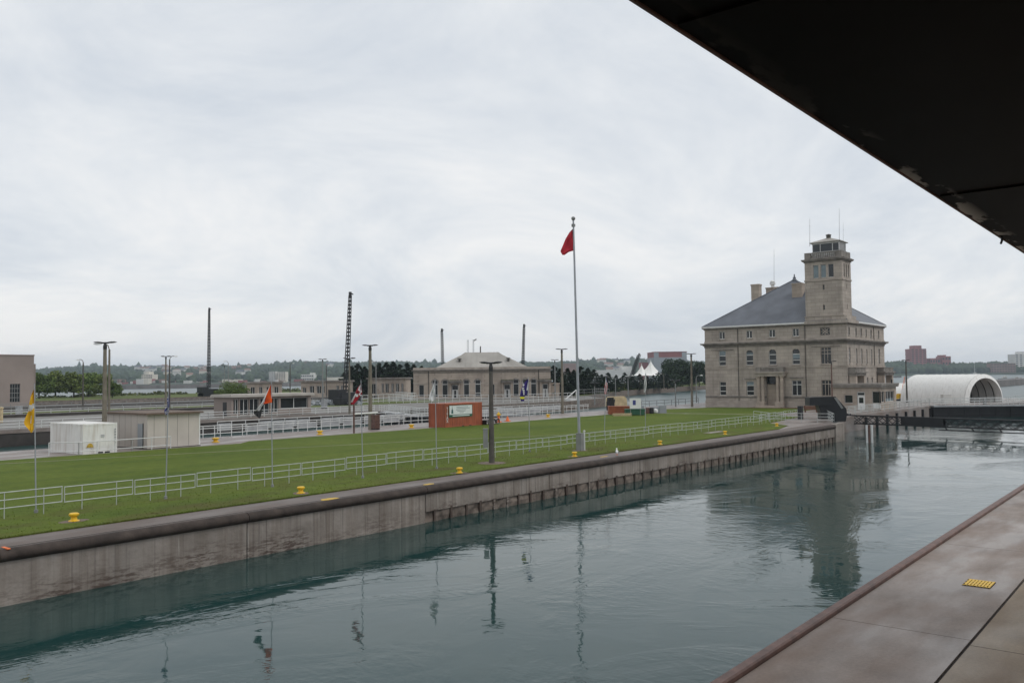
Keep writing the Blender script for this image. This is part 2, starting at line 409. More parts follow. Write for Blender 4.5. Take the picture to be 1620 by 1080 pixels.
# ------------------------------------------------------------------ water, land
WZ = -1.85
LX0, LX1, LY0, LY1 = -400, 164, -10, 60
wm = MB(); wm.add([(LX0, LY0, WZ), (LX1, LY0, WZ), (LX1, LY1, WZ), (LX0, LY1, WZ)], [(0, 1, 2, 3)]); struct('lock_water', wm, 'water')
wm = MB()
for a, b, c, d in ((-900, LX0, -3000, 5600), (LX1, 5600, -3000, 5600), (LX0, LX1, -3000, LY0), (LX0, LX1, LY1, 5600)): wm.add([(a, c, WZ), (b, c, WZ), (b, d, WZ), (a, d, WZ)], [(0, 1, 2, 3)])
struct('river_water', wm, 'river')

EDGE, GRASS0, GRASS1, POE0, POE1 = 30.5, 32.6, 65.0, 73.6, 105.5
# near quay: slabs with real joints
q = MB(); q.box(-60, 420, -40, 3.80, -6, -.004); o = struct('old_pavement', q, 'quay2')
q = MB()
js = [-60, 9.2, 19.45, 29.85, 40.25, 50.6, 61, 71.3, 81.7, 92, 102.4, 112.8, 420]
for a, b in zip(js[:-1], js[1:]): q.box(a + .012, b - .012, 3.86, 6.62, -.5, 0)
struct('pavement', q, 'quay')
q = MB(); q.box(-60, 420, 3.80, 6.70, -6, -.035); struct('pavement_joint', q, 'joint')
q = MB()
jo = [-60, 9.5, 19.1, 30.5, 41, 52, 420]
for a in jo[1:-1]: q.box(a - .008, a + .008, -40, 3.80, -.02, -.002)
struct('pavement_crack', q, 'joint')
q = MB(); q.extr([(6.64, -.3), (6.64, .07), (6.67, .10), (6.83, .10), (6.86, .07), (6.86, -6), (6.72, -6), (6.72, -.3)], -60, 420)
tag(q.build('edge_kerb', 'rust'), kind='structure')

# island between the two locks
isl = MB()
isl.prism([(-150, 30.75), (95, 30.75), (95, 34.6), (156, 34.6), (156, 29), (168, 26), (190, 25.5), (200, 34), (204, 66), (190, 76), (120, 76), (118, POE0), (-150, POE0)], -6, -.006)
struct('island_ground', isl, 'walk')
g = MB()
gpoly = [(-150, GRASS0), (82, GRASS0), (88, 34.0), (91.5, 37.5), (106, 39.5), (112, 45), (131.5, 46), (131.5, 63), (120, GRASS1 + 2.5), (114, GRASS1 - .2), (70, GRASS1 - .4), (48, GRASS1 + .3), (44.5, GRASS1 + .5), (42.5, GRASS1 - 1.2), (30, GRASS1 - .6), (22, GRASS1 + .3), (-150, GRASS1)]
g.prism(gpoly, -.02, .035)
struct('lawn_ground', g, 'grass')
# blades along the near edge of the lawn so that it does not end in a ruled line
gb = MB()
for i in range(14000):
    if i < 7000: x = random.uniform(8, 82); y = GRASS0 + random.uniform(-.05, .05)
    else: x = random.uniform(8, 60); y = GRASS0 + random.random() ** 1.5 * 9
    h = random.uniform(.02, .055); a = random.uniform(0, PI); wd = random.uniform(.012, .03)
    dx_, dy_ = math.cos(a) * wd, math.sin(a) * wd; tx, ty = random.uniform(-.04, .04), random.uniform(-.04, .04)
    gb.add([(x - dx_, y - dy_, .03), (x + dx_, y + dy_, .03), (x + tx, y + ty, .03 + h)], [(0, 1, 2)])
o = gb.build('grass', 'grass', fix=False); tag(o, 'short grass blades along the edge of the mown lawn', 'grass', kind='stuff')
# pale kerb line crossing the lawn
p = MB()
pts = [(-20, 76.0), (34.7, 58.6), (52.2, 52.4), (65.2, 45.9), (88, 39.6)]
for (x0, y0), (x1, y1) in zip(pts[:-1], pts[1:]): p.add([(x0, y0 - .09, .039), (x1, y1 - .09, .039), (x1, y1 + .09, .039), (x0, y0 + .09, .039)], [(0, 1, 2, 3)])
struct('path_edging', p, 'walk')
p = MB(); p.add([(106, 68.5), (109, 54.5), (109.8, 44.4), (110.6, 44.4), (109.9, 54.6), (106.8, 68.5)], [(0, 1, 2, 3, 4, 5)])
for i in range(len(p.v)): p.v[i] = (p.v[i][0], p.v[i][1], .041)
struct('path', p, 'walk')
p = MB(); p.box(131.6, 134.3, 44, 57.5, -.02, .06); struct('mulch_bed', p, 'mulch')

# lock wall with rounded coping
lw = thing('lock_wall', 'long stained concrete lock wall with a rounded dark coping along the lawn', 'lock wall', (0, 30.5, 0))
c = MB(); c.box(-150, 95, .45, GRASS0 - 30.5, -.3, .0); c.build('coping', 'coping', lw)
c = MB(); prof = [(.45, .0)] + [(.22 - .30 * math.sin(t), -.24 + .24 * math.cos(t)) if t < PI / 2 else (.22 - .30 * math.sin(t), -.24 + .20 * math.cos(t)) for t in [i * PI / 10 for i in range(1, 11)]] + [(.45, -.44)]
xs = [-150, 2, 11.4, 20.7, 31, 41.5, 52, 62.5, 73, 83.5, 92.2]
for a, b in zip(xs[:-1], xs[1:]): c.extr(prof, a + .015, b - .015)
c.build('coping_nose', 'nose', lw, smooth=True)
c = MB()
for a, b in zip(xs[:-1], xs[1:]):
    e_ = -1.30 if a >= 30 else -6
    c.box(a + .025, b - .025, .10, .6, e_, -.40)
c.box(92.225, 95, -.02, .6, -6, .06); c.build('wall_face', 'lockwall', lw)
c = MB()
random.seed(5)
def rubble(mb, x0, x1, y, z0, z1, step=.35):
    nx = int((x1 - x0) / step); nz = 4
    vs = []; fs = []
    for i in range(nx + 1):
        for j in range(nz + 1):
            vs.append((x0 + (x1 - x0) * i / nx, y + random.uniform(-.06, .06), z0 + (z1 - z0) * j / nz))
    for i in range(nx):
        for j in range(nz): a = i * (nz + 1) + j; fs.append((a, a + nz + 1, a + nz + 2, a + 1))
    mb.add(vs, fs)
rubble(c, 31.0, 95, .19, -2.6, -1.27); c.build('eroded_foot', 'rough', lw, fix=False)
c = MB(); c.box(-150, 95, .34, .5, -6, -.5); c.build('joint_backing', 'joint', lw)
x = 31.6
while x < 94:
    c = MB(); hh = random.uniform(.0, .22); wdt = random.uniform(.10, .2)
    c.box(x, x + wdt, .085, .24, -1.80 - hh, -1.18 - hh * .4)
    c.build('fender_post', 'wetpost' if random.random() < .72 else 'lockwall', lw); x += random.uniform(1.0, 1.35)
# painted marks on coping
def mark(px, py, du, dv, mat, label, name='painted_mark', rot=0):
    p_ = gp(px, py); m_ = MB()
    ns = 5; pts_ = []
    for i in range(12):
        t = 2 * PI * i / 12; rr = .8 + random.uniform(-.2, .2)
        pts_.append((max(-1, min(1, 1.3 * math.cos(t) * rr)) * du / 2, max(-1, min(1, 1.3 * math.sin(t) * rr)) * dv / 2))
    m_.prism(pts_, 0, .006); o_ = m_.build(name, mat, loc=(p_.x, p_.y, .001)); o_.rotation_euler = (0, 0, rot)
    tag(o_, label, 'paint mark')
mark(521, 789, .95, .5, 'yellowmark', 'yellow paint patch on the coping below the orange flag')
mark(678, 765.5, .8, .35, 'yellowmark', 'pale yellow paint streak on the coping left of the lamp post')
mark(955, 722, .9, .25, 'yellowmark', 'faint yellow smear on the coping beside the gull')
p_ = gp(30, 873, -.02); o_ = MB().box(-.05, .05, -.22, .28, -.02, .012).build('painted_mark', 'orangepaint', loc=(p_.x, 30.72, .0)); tag(o_, 'orange stripe painted over the coping edge at far left', 'paint mark')
p_ = gp(1222, 672)
m_ = MB()
for i in range(10):
    a0, a1 = -.4 + i * .14, -.4 + (i + 1) * .14
    for k in (0,): m_.add([(2.2 * math.sin(a0), 2.2 * math.cos(a0), 0), (2.2 * math.sin(a1), 2.2 * math.cos(a1), 0), (2.05 * math.sin(a1), 2.05 * math.cos(a1), 0), (2.05 * math.sin(a0), 2.05 * math.cos(a0), 0)], [(0, 1, 2, 3)])
o_ = m_.build('painted_mark', 'yellowmark', loc=(p_.x + 2, p_.y - 1.0, .012)); tag(o_, 'curved pale yellow line on the paving near the gate', 'paint mark')

# far island, far bank
isl2 = [(-300, POE1), (150, POE1), (176, 112), (197, 132), (277, 165.6), (370, 188), (520, 225), (640, 262), (560, 330), (300, 345), (150, 322), (-40, 300), (-300, 300)]
m_ = MB(); m_.prism(isl2, -6, -.01); struct('far_island_ground', m_, 'farwalk')
def strip(name, pts, mat, z=.02):
    m_ = MB(); m_.prism(pts, -.05, z); return struct(name, m_, mat)
strip('far_lawn_ground', [(-40, 151), (120, 151), (146, 152), (152, 164), (150, 167), (-40, 167)], 'grass2', .05)
strip('outer_lawn_ground', [(-40, 268), (100, 262), (168, 232), (186, 180), (210, 150), (192, 131), (277, 168), (370, 190), (520, 228), (640, 264), (560, 328), (300, 343), (150, 320), (-40, 298)], 'grass2', .05)
strip('middle_lawn_ground', [(96, 132), (150, 136), (150, 148), (100, 148)], 'grass2', .05)
def lowwall(label, x0, x1, y0, y1, z1, mat):
    tag(MB().box(x0, x1, y0, y1, -.02, z1).build('low_wall', mat), label, 'wall')
lowwall('long dark low wall between the two far grass strips', 20, 160, 176, 177.5, .7, 'darkwall')
lowwall('pale kerb wall behind the dark low wall of the far island', 20, 165, 184, 185, .5, 'walk')
lowwall('brownish low wall before the outermost lawn', 10, 150, 214, 216, .9, 'rough')
lowwall('dark kerb on the far island in front of the nearer grass strip', -20, 118, 143.0, 143.8, .45, 'darkwall')
def walltop(name, pts, mat, z0, z1, off=.25):
    m_ = MB()
    for (x0, y0), (x1, y1) in zip(pts[:-1], pts[1:]):
        d = Vector((x1 - x0, y1 - y0, 0)).normalized(); n_ = Vector((d.y, -d.x, 0)) * off
        m_.add([(x0 + n_.x, y0 + n_.y, z0), (x1 + n_.x, y1 + n_.y, z0), (x1, y1, z0), (x0, y0, z0), (x0 + n_.x, y0 + n_.y, z1), (x1 + n_.x, y1 + n_.y, z1), (x1, y1, z1), (x0, y0, z1)],
               [(0, 3, 2, 1), (4, 5, 6, 7), (0, 1, 5, 4), (1, 2, 6, 5), (2, 3, 7, 6), (3, 0, 4, 7)])
    return m_
o = walltop('far_lock_wall', [(-150, POE1), (97, POE1)], 'darkwall', -6, -.35).build('lock_wall', 'darkwall'); tag(o, 'dark wet far wall of the empty second lock', 'lock wall')
o = walltop('x', [(-150, POE1 + .1), (97, POE1 + .1)], 'walk', -.35, .1, .45).build('lock_coping', 'walk'); tag(o, 'pale concrete coping on the far wall of the second lock', 'coping')
o = walltop('x', [(112, POE1), (150, POE1), (176, 112), (197, 132), (277, 165.6), (370, 188), (520, 225)], 'rough', -6, .15, .5).build('bank_wall', 'rough'); tag(o, 'weathered brown bank wall along the channel beyond the second lock', 'bank wall')
o = walltop('x', [(-150, POE0 - .3), (118, POE0 - .3)], 'darkwall', -6, -.02, -.35).build('lock_wall', 'darkwall'); tag(o, 'dark near wall of the second lock below the white railings', 'lock wall')

# ------------------------------------------------------------------ roof overhead
ro = thing('overhanging_roof', 'dark underside of the viewing stand roof jutting in at top right', 'roof', (0, 2.06, 7.2))
sx = [-6, -1.6, 3.95, 9.55, 15.1, 20.7, 26.3]
for a, b in zip(sx[:-1], sx[1:]):
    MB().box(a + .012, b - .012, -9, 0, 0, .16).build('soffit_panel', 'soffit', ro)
MB().box(-6, 26.3, -9, -.02, .16, .3).build('roof_deck', 'black', ro)
c = MB()
for x in sx[1:-1]: c.box(x - .05, x + .05, -9, -.03, -.018, -.002)
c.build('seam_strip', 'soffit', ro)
c = MB(); c.box(-6, 26.3, .002, .02, -.012, .3); c.build('drip_edge', 'rust', ro)
c = MB(); c.tube((12.98, -.02, -.06), (12.98, -.02, .02), .015); c.tube((12.98, -.02, -.06), (13.02, .0, -.09), .015); c.build('bracket_hook', 'black', ro)

# ------------------------------------------------------------------ facades
def facade(mb, O, S, Nn, L, H, holes, deep=.25, arches=()):
    """wall rectangle L x H with openings (s0,s1,z0,z1,arch) and reveals; O origin, S along, Nn outward"""
    O, S, Nn = Vector(O), Vector(S), Vector(Nn); Z = Vector((0, 0, 1))
    xs = sorted({0, L, *[h[0] for h in holes], *[h[1] for h in holes]}); zs = sorted({0, H, *[h[2] for h in holes], *[h[3] for h in holes]})
    P = lambda s, z, d=0: O + S * s + Z * z + Nn * d
    for a, b in zip(xs[:-1], xs[1:]):
        for c, d in zip(zs[:-1], zs[1:]):
            ms, mz = (a + b) / 2, (c + d) / 2
            if any(h[0] < ms < h[1] and h[2] < mz < h[3] for h in holes): continue
            mb.add([P(a, c), P(b, c), P(b, d), P(a, d)], [(0, 1, 2, 3)])
    for h in holes:
        s0, s1, z0, z1 = h[:4]
        for (a, c), (b, d) in (((s0, z0), (s1, z0)), ((s1, z0), (s1, z1)), ((s1, z1), (s0, z1)), ((s0, z1), (s0, z0))):
            mb.add([P(a, c), P(b, d), P(b, d, -deep), P(a, c, -deep)], [(0, 1, 2, 3)])
        if len(h) > 4 and h[4]:       # arched head: spandrels fill the corners of the opening
            r = (s1 - s0) / 2; cx = (s0 + s1) / 2; cz = z1 - r; n = 8
            for sg in (-1, 1):
                pts = [P(cx + sg * r * math.cos(t * PI / 2 / n), cz + r * math.sin(t * PI / 2 / n), -.004) for t in range(n + 1)]
                cor = P(cx + sg * r, z1, -.004)
                for k in range(n): mb.add([cor, pts[k], pts[k + 1]], [(0, 1, 2)])
                for k in range(n): mb.add([pts[k], pts[k + 1], pts[k + 1] - Nn * deep, pts[k] - Nn * deep], [(0, 1, 2, 3)])
def window(par, O, S, Nn, h, deep=.2, bars=(), vbars=(), blind=None, glass='glass', fr=.07, fmat='frame', label=None):
    O, S, Nn = Vector(O), Vector(S), Vector(Nn); Z = Vector((0, 0, 1)); s0, s1, z0, z1 = h[:4]
    P = lambda s, z, d: O + S * s + Z * z + Nn * d
    def slab(mb, a, b, c, d, n0, n1):
        mb.add([P(a, c, n0), P(b, c, n0), P(b, d, n0), P(a, d, n0), P(a, c, n1), P(b, c, n1), P(b, d, n1), P(a, d, n1)],
               [(0, 3, 2, 1), (4, 5, 6, 7), (0, 1, 5, 4), (1, 2, 6, 5), (2, 3, 7, 6), (3, 0, 4, 7)])
    g = MB(); slab(g, s0 + .01, s1 - .01, z0 + .01, z1 - .01, -deep - .04, -deep); w_ = g.build('window', glass, par)
    f = MB()
    slab(f, s0 + .012, s0 + fr, z0 + .012, z1 - .012, -deep + .002, -deep + .06); slab(f, s1 - fr, s1 - .012, z0 + .012, z1 - .012, -deep + .002, -deep + .06)
    slab(f, s0 + fr, s1 - fr, z0 + .012, z0 + fr, -deep + .002, -deep + .06); slab(f, s0 + fr, s1 - fr, z1 - fr, z1 - .012, -deep + .002, -deep + .06)
    for b in bars: zc = z0 + (z1 - z0) * b; slab(f, s0 + fr, s1 - fr, zc - fr * .75, zc + fr * .75, -deep + .002, -deep + .07)
    for b in vbars: sc = s0 + (s1 - s0) * b; slab(f, sc - fr * .6, sc + fr * .6, z0 + fr, z1 - fr, -deep + .003, -deep + .064)
    f.build('frame', fmat, w_)
    if blind:
        k = MB(); slab(k, s0 + fr, s1 - fr, z0 + (z1 - z0) * blind[0], z0 + (z1 - z0) * blind[1], -deep - .002, -deep + .001); k.build('blind', 'glassblue', w_)
    return w_
def ledge(par, name, mat, x0, x1, y0, y1, z0, z1, out, prof=None):
    """moulding running round a rectangular block"""
    m_ = MB(); pr = prof or [(out, z0, z1)]
    for o_, a, b in pr:
        m_.box(x0 - o_, x1 + o_, y0 - o_, y1 + o_, a, b)
    return m_.build(name, mat, par)

def band(par, name, mat, W, D, prof, gf=(), gs=()):
    """moulding on the front (x=0) and side (y=0) faces, broken at the openings"""
    m_ = MB()
    def runs(L, gaps):
        p_ = 0.0; r_ = []
        for a, b_ in sorted(gaps): r_.append((p_, a)); p_ = b_
        r_.append((p_, L)); return r_
    for o_, z0, z1 in prof:
        for a, b_ in runs(W, gf): m_.box(-o_, .0, a if a > 0 else -o_, b_, z0, z1)
        for a, b_ in runs(D, gs): m_.box(a if a > 0 else .0, b_, -o_, .0, z0, z1)
    return m_.build(name, mat, par)
# ------------------------------------------------------------------ administration building
AX, AY, AD, AW = 134.8, 42.5, 19.6, 23.7
ad = thing('administration_building', 'large three-storey tan stone building with slate hip roof and lookout tower', 'building', (AX, AY, 0))
fy = lambda v: v - AY
front = []      # (s0,s1,z0,z1,arch) with s = local y
for v in (63.05, 58.23, 54.33, 50.46): front.append((fy(v) - .52, fy(v) + .52, 11.35, 12.6))
FR3 = list(front)
front.append((fy(45.83) - .75, fy(45.83) + .75, 11.35, 12.55))
mid = [(fy(63.05) - .62, fy(63.05) + .62, 6.9, 9.4)] + [(fy(v) - .62, fy(v) + .62, 6.9, 9.4, 1) for v in (58.23, 54.33, 50.48)] + [(fy(45.76) - .8, fy(45.76) + .8, 6.9, 9.45)]
low = [(fy(63.07) - .58, fy(63.07) + .58, 1.95, 4.2), (fy(58.25) - .64, fy(58.25) + .64, 1.95, 4.25), (fy(50.48) - .78, fy(50.48) + .78, 1.95, 4.35), (fy(45.76) - .8, fy(45.76) + .8, 1.95, 4.35)]
fdoor = (fy(54.55) - .95, fy(54.55) + .95, .35, 5.0)
side = [(u - AX - .38, u - AX + .38, 11.3, 12.5) for u in (135.95, 139.4, 142.0, 144.6, 147.2, 151.4)]
sm = [(u - AX - .35, u - AX + .35, 6.9, 9.3, 1) for u in (139.4, 142.0, 144.6, 147.2)] + [(u - AX - .42, u - AX + .42, 6.9, 9.4) for u in (136.0, 151.4)]
sl_ = [(u - AX - .38, u - AX + .38, 3.3, 4.7) for u in (142.0, 144.6, 147.1)]
sd = [(3.0, 4.3, .4, 4.4), (16.0, 17.4, .4, 4.4)]
b = MB()
facade(b, (0, 0, 0), (0, 1, 0), (-1, 0, 0), AW, 13.4, front + mid + low + [fdoor])
facade(b, (0, 0, 0), (1, 0, 0), (0, -1, 0), AD, 13.4, side + sm + sl_ + sd)
b.add([(AD, 0, 0), (AD, AW, 0), (AD, AW, 13.4), (AD, 0, 13.4)], [(0, 1, 2, 3)]); b.add([(0, AW, 0), (AD, AW, 0), (AD, AW, 13.4), (0, AW, 13.4)], [(0, 1, 2, 3)])
b.build('wall', 'stone', ad, fix=False)
FO, FS, FN = (0, 0, 0), (0, 1, 0), (-1, 0, 0); SS, SN = (1, 0, 0), (0, -1, 0)
for h in FR3: window(ad, FO, FS, FN, h, vbars=(.5,), glass='glass', fr=.08)
wgr = window(ad, FO, FS, FN, front[4], vbars=(.5,), bars=(.5,), fr=.05, fmat='trim')
c = MB(); gy, gz = fy(45.83), 11.95
for i in range(4):
    a = PI / 4 + i * PI / 2
    c.tube((.12, gy, gz), (.12, gy + .72 * math.cos(a), gz + .58 * math.sin(a)), .06)
for i in range(20):
    a, a2 = 2 * PI * i / 20, 2 * PI * (i + 1) / 20
    c.tube((.12, gy + .36 * math.cos(a), gz + .36 * math.sin(a)), (.12, gy + .36 * math.cos(a2), gz + .36 * math.sin(a2)), .05, n=5)
c.build('tracery', 'trim', wgr)
bl = [(.35, .95), None, None, (.35, .75), None]
for i, h in enumerate(mid):
    if i < 4: window(ad, FO, FS, FN, h, bars=(.28, .66), blind=[(.7, .97), (.72, .8), None, (.36, .66)][i])
    else: window(ad, FO, FS, FN, h, bars=(.62, .82), vbars=(.36, .66), fr=.06, fmat='trim')
window(ad, FO, FS, FN, low[0], bars=(.3, .7)); window(ad, FO, FS, FN, low[1], bars=(.3, .7), blind=(.72, .97))
window(ad, FO, FS, FN, low[2], bars=(.72,), vbars=(.5,)); window(ad, FO, FS, FN, low[3], bars=(.76,), vbars=(.36, .66), fmat='trim')
for h in side: window(ad, FO, SS, SN, h, vbars=(.5,), fr=.04)
for h in sm: window(ad, FO, SS, SN, h, bars=(.35, .66), fr=.06)
for h in sl_: window(ad, FO, SS, SN, h, bars=(.5,), fr=.05)
# front door set in its portico
c = MB(); c.box(.28, .4, fdoor[0] + .02, fdoor[1] - .02, .36, 3.75); dr = c.build('door', 'stone2', ad)
c = MB(); c.box(.265, .279, fdoor[0] + .1, fdoor[1] - .1, 3.85, 4.9); c.build('transom_light', 'glass', dr)
for h in sd:
    c = MB(); c.box(h[0] + .02, h[1] - .02, .28, .4, .42, 3.2); d2 = c.build('door', 'darkpole', ad)
    c = MB(); c.box(h[0] + .05, h[1] - .05, .26, .279, 3.3, 4.3); c.build('transom_light', 'glass', d2)
# mouldings
GF = [(fdoor[0], fdoor[1])]; GS = [(h[0], h[1]) for h in sd]
band(ad, 'plinth', 'trim', AW, AD, [(.22, 0, .95), (.16, .951, 1.05)], GF, GS)
band(ad, 'water_table', 'cornice', AW, AD, [(.10, 1.55, 1.85), (.16, 1.68, 1.80)], GF, GS)
ledge(ad, 'string_course', 'trim', 0, AD, 0, AW, 0, 0, 0, [(.08, 6.30, 6.60), (.13, 6.52, 6.62)])
ledge(ad, 'cornice', 'cornice', 0, AD, 0, AW, 0, 0, 0, [(.10, 9.95, 10.25), (.28, 10.25, 10.42), (.55, 10.42, 10.56), (.62, 10.56, 10.68)])
ledge(ad, 'upper_string', 'trim', 0, AD, 0, AW, 0, 0, 0, [(.07, 10.68, 11.0)])
ledge(ad, 'eaves_cornice', 'cornice', 0, AD, 0, AW, 0, 0, 0, [(.14, 12.95, 13.12), (.34, 13.12, 13.28)])
gut = MB(); gut.box(-.40, AD + .40, -.40, AW + .40, 13.28, 13.50); gut.build('gutter', 'white', ad)
for v in (60.2, 48.95): MB().tube((-.09, fy(v), .9), (-.09, fy(v), 13.1), .06).build('downpipe', 'darkpole', ad)
MB().tube((13.6, -.09, 6.4), (13.6, -.09, 13.1), .06).build('downpipe', 'darkpole', ad)
# hip roof rising to a point
c = MB(); e0 = .32; ap = (AD / 2, 54.1 - AY, 21.5)
c.add([(-e0, -e0, 13.5), (AD + e0, -e0, 13.5), (AD + e0, AW + e0, 13.5), (-e0, AW + e0, 13.5), ap], [(0, 1, 4), (1, 2, 4), (2, 3, 4), (3, 0, 4), (0, 3, 2, 1)])
rf = c.build('roof', 'slate', ad)
c = MB()
for k in ((-e0, -e0, 13.5), (AD + e0, -e0, 13.5), (-e0, AW + e0, 13.5)): c.tube(Vector(k) + Vector((0, 0, .03)), Vector(ap) + Vector((0, 0, .03)), .07)
c.build('hip_roll', 'slate', rf)
c = MB(); c.lathe([(.42, -.5), (.45, -.1), (.30, .05), (.22, .25), (.30, .34), (.15, .42), (.09, .72), (.11, .85), (.02, .95)], ap, 12); c.build('finial', 'slate', rf, smooth=True)
def chimney(px0, px1, pyt, pyb, u, dz=2.5, vent=False):
    a, b_ = atu(px1, pyt, u), atu(px0, pyt, u); zb = atu(px0, pyb, u).z; y0, y1 = a.y - AY, b_.y - AY; x0 = u - AX
    m_ = MB(); d_ = max(.9, (y1 - y0) * .8); m_.box(x0, x0 + d_, y0, y1, zb - dz, a.z - .25); m_.box(x0 - .07, x0 + d_ + .07, y0 - .07, y1 + .07, a.z - .25, a.z); o_ = m_.build('chimney', 'stone2', rf)
    if vent:
        m_ = MB(); m_.lathe([(.3, 0), (.3, .5), (.5, .55), (.5, .9), (.25, .95), (.5, 1.0), (.3, 1.25), (.1, 1.35)], (x0 + d_ / 2, y1 - .9, a.z), 12); m_.build('cowl', 'white', o_)
chimney(1188, 1200.5, 449, 479, 141); chimney(1211.5, 1231, 453.5, 466, 149, 3, True); chimney(1252.5, 1268.5, 447, 472, 140.2)
# tower
T0, T1, TD = 42.98 - AY, 48.75 - AY, 4.3
slits = [(45.85 - AY - .14, 45.85 - AY + .14, 18.45, 19.25), (45.85 - AY - .14, 45.85 - AY + .14, 15.3, 16.1)]
tw3 = [(v - AY - .42, v - AY + .42, 20.35, 22.4) for v in (47.0, 45.83, 44.66)]
t3s = [(x_ - .28, x_ + .28, 20.35, 22.4) for x_ in (1.1, 2.15, 3.2)]
tsl = [(2.05, 2.3, 18.4, 19.2), (2.05, 2.3, 15.4, 16.2)]
t = MB(); xo = -.02; yo = T0
facade(t, (xo, 0, 13.3), (0, 1, 0), (-1, 0, 0), T1, 9.9, [])  if False else None
facade(t, (xo, T0, 0), (0, 1, 0), (-1, 0, 0), T1 - T0, 23.3, [(a - T0, b_ - T0, c_, d_) for a, b_, c_, d_ in slits + tw3])
facade(t, (xo, T0, 0), (1, 0, 0), (0, -1, 0), TD, 23.3, t3s + tsl)
t.v = [(x_, y_, max(z_, 13.3)) for x_, y_, z_ in t.v]
t.add([(xo, T1, 13.3), (TD, T1, 13.3), (TD, T1, 23.3), (xo, T1, 23.3)], [(0, 1, 2, 3)]); t.add([(xo + TD, T0, 13.3), (xo + TD, T1, 13.3), (xo + TD, T1, 23.3), (xo + TD, T0, 23.3)], [(0, 1, 2, 3)])
tw = t.build('tower', 'stone', ad, fix=False)
for h in tw3: window(tw, (xo, 0, 0), FS, FN, h, fr=.05, glass='glassblue' if h is not tw3[2] else 'glass')
for h in t3s: window(tw, (xo, T0, 0), SS, SN, h, fr=.05)
for h in slits: window(tw, (xo, 0, 0), FS, FN, h, fr=.03, fmat='trim')
for h in tsl: window(tw, (xo, T0, 0), SS, SN, h, fr=.03, fmat='trim')
ledge(tw, 'tower_base', 'trim', xo, xo + TD, T0, T1, 0, 0, 0, [(.16, 14.3, 14.42)])
MB().box(-.46, TD + .25, -.46, T1 + .12, 13.12, 13.62).box(-.09, TD + .2, -.09, T1 + .1, 13.62, 14.3).build('tower_foot', 'stone', tw)
ledge(tw, 'tower_belt', 'trim', xo, xo + TD, T0, T1, 0, 0, 0, [(.10, 19.85, 20.1)])
ledge(tw, 'tower_cornice', 'cornice', xo, xo + TD, T0, T1, 0, 0, 0, [(.12, 22.85, 23.05), (.34, 23.05, 23.22), (.42, 23.22, 23.36)])
c = MB()
P0, P1, Q0, Q1 = xo + .0, xo + TD, T0, T1
for (a, b_, c_, d_) in ((P0, P0 + .7, Q0, Q0 + .9), (P0, P0 + .7, Q1 - .9, Q1), (P1 - .7, P1, Q0, Q0 + .9), (P1 - .7, P1, Q1 - .9, Q1)): c.box(a, b_, c_, d_, 23.36, 24.42)
c.box(P0 + .05, P0 + .25, Q0 + .9, Q1 - .9, 23.36, 23.55); c.box(P0 + .02, P0 + .3, Q0 + .9, Q1 - .9, 24.22, 24.40)
c.box(P0 + .7, P1 - .7, Q0 + .03, Q0 + .28, 23.36, 24.40); c.box(P0 + .7, P1 - .7, Q1 - .28, Q1 - .03, 23.36, 24.40); c.box(P1 - .28, P1 - .03, Q0 + .9, Q1 - .9, 23.36, 24.40)
n_ = 14
for i in range(n_):
    y_ = Q0 + .9 + (i + .5) * (Q1 - Q0 - 1.8) / n_; c.box(P0 + .08, P0 + .22, y_ - .06, y_ + .06, 23.55, 24.22)
c.build('parapet', 'cornice', tw)
cx0, cx1, cy0, cy1 = .75, 4.0, T0 + .55, T1 - .95
c = MB(); c.box(cx0, cx1, cy0, cy1, 23.4, 24.55)
for (x_, y_) in ((cx0, cy0), (cx0, cy1 - .16), (cx1 - .16, cy0), (cx1 - .16, cy1 - .16), (cx0, cy0 + 1.0), (cx0, cy0 + 2.9)): c.box(x_, x_ + .07, y_, y_ + .09, 24.55, 25.75)
c.box(cx0, cx1, cy0, cy1, 25.75, 25.95); lk = c.build('lookout_cab', 'frame', tw)
c = MB(); c.box(cx0 + .06, cx1 - .06, cy0 + .06, cy1 - .06, 24.5, 25.8); c.build('cab_glass', 'glass', lk)
c = MB(); a = .28; zr = 25.95
c.add([(cx0 - a, cy0 - a, zr), (cx1 + a, cy0 - a, zr), (cx1 + a, cy1 + a, zr), (cx0 - a, cy1 + a, zr), (cx0 - a, cy0 - a, zr + .12), (cx1 + a, cy0 - a, zr + .12), (cx1 + a, cy1 + a, zr + .12), (cx0 - a, cy1 + a, zr + .12), ((cx0 + cx1) / 2, (cy0 + cy1) / 2, zr + .95)],
      [(0, 3, 2, 1), (0, 1, 5, 4), (1, 2, 6, 5), (2, 3, 7, 6), (3, 0, 4, 7), (4, 5, 8), (5, 6, 8), (6, 7, 8), (7, 4, 8)]); cr_ = c.build('cab_roof', 'lead', lk)
c = MB(); c.lathe([(.36, .55), (.36, 1.25), (.44, 1.28), (.40, 1.4), (.1, 1.5)], ((cx0 + cx1) / 2, (cy0 + cy1) / 2, zr), 12); c.build('vent_cap', 'darkpole', lk)
def antenna(px, pyt, pyb, u, r=.035):
    a, b_ = atu(px, pyt, u), atu(px, pyb, u); m_ = MB(); m_.tube((u - AX, b_.y - AY, b_.z - .6), (u - AX, a.y - AY, a.z), r, r * .5, 6)
    m_.tube((u - AX - .2, a.y - AY, a.z - 1.2), (u - AX + .2, a.y - AY, a.z - 1.2), r * .6, n=5); m_.build('antenna', 'greypole', ad)
antenna(1224.5, 394, 452, 149); antenna(1281, 346, 384, 136.0); antenna(1327.7, 330, 381, 137.5); antenna(1334, 352, 380, 138, .02)
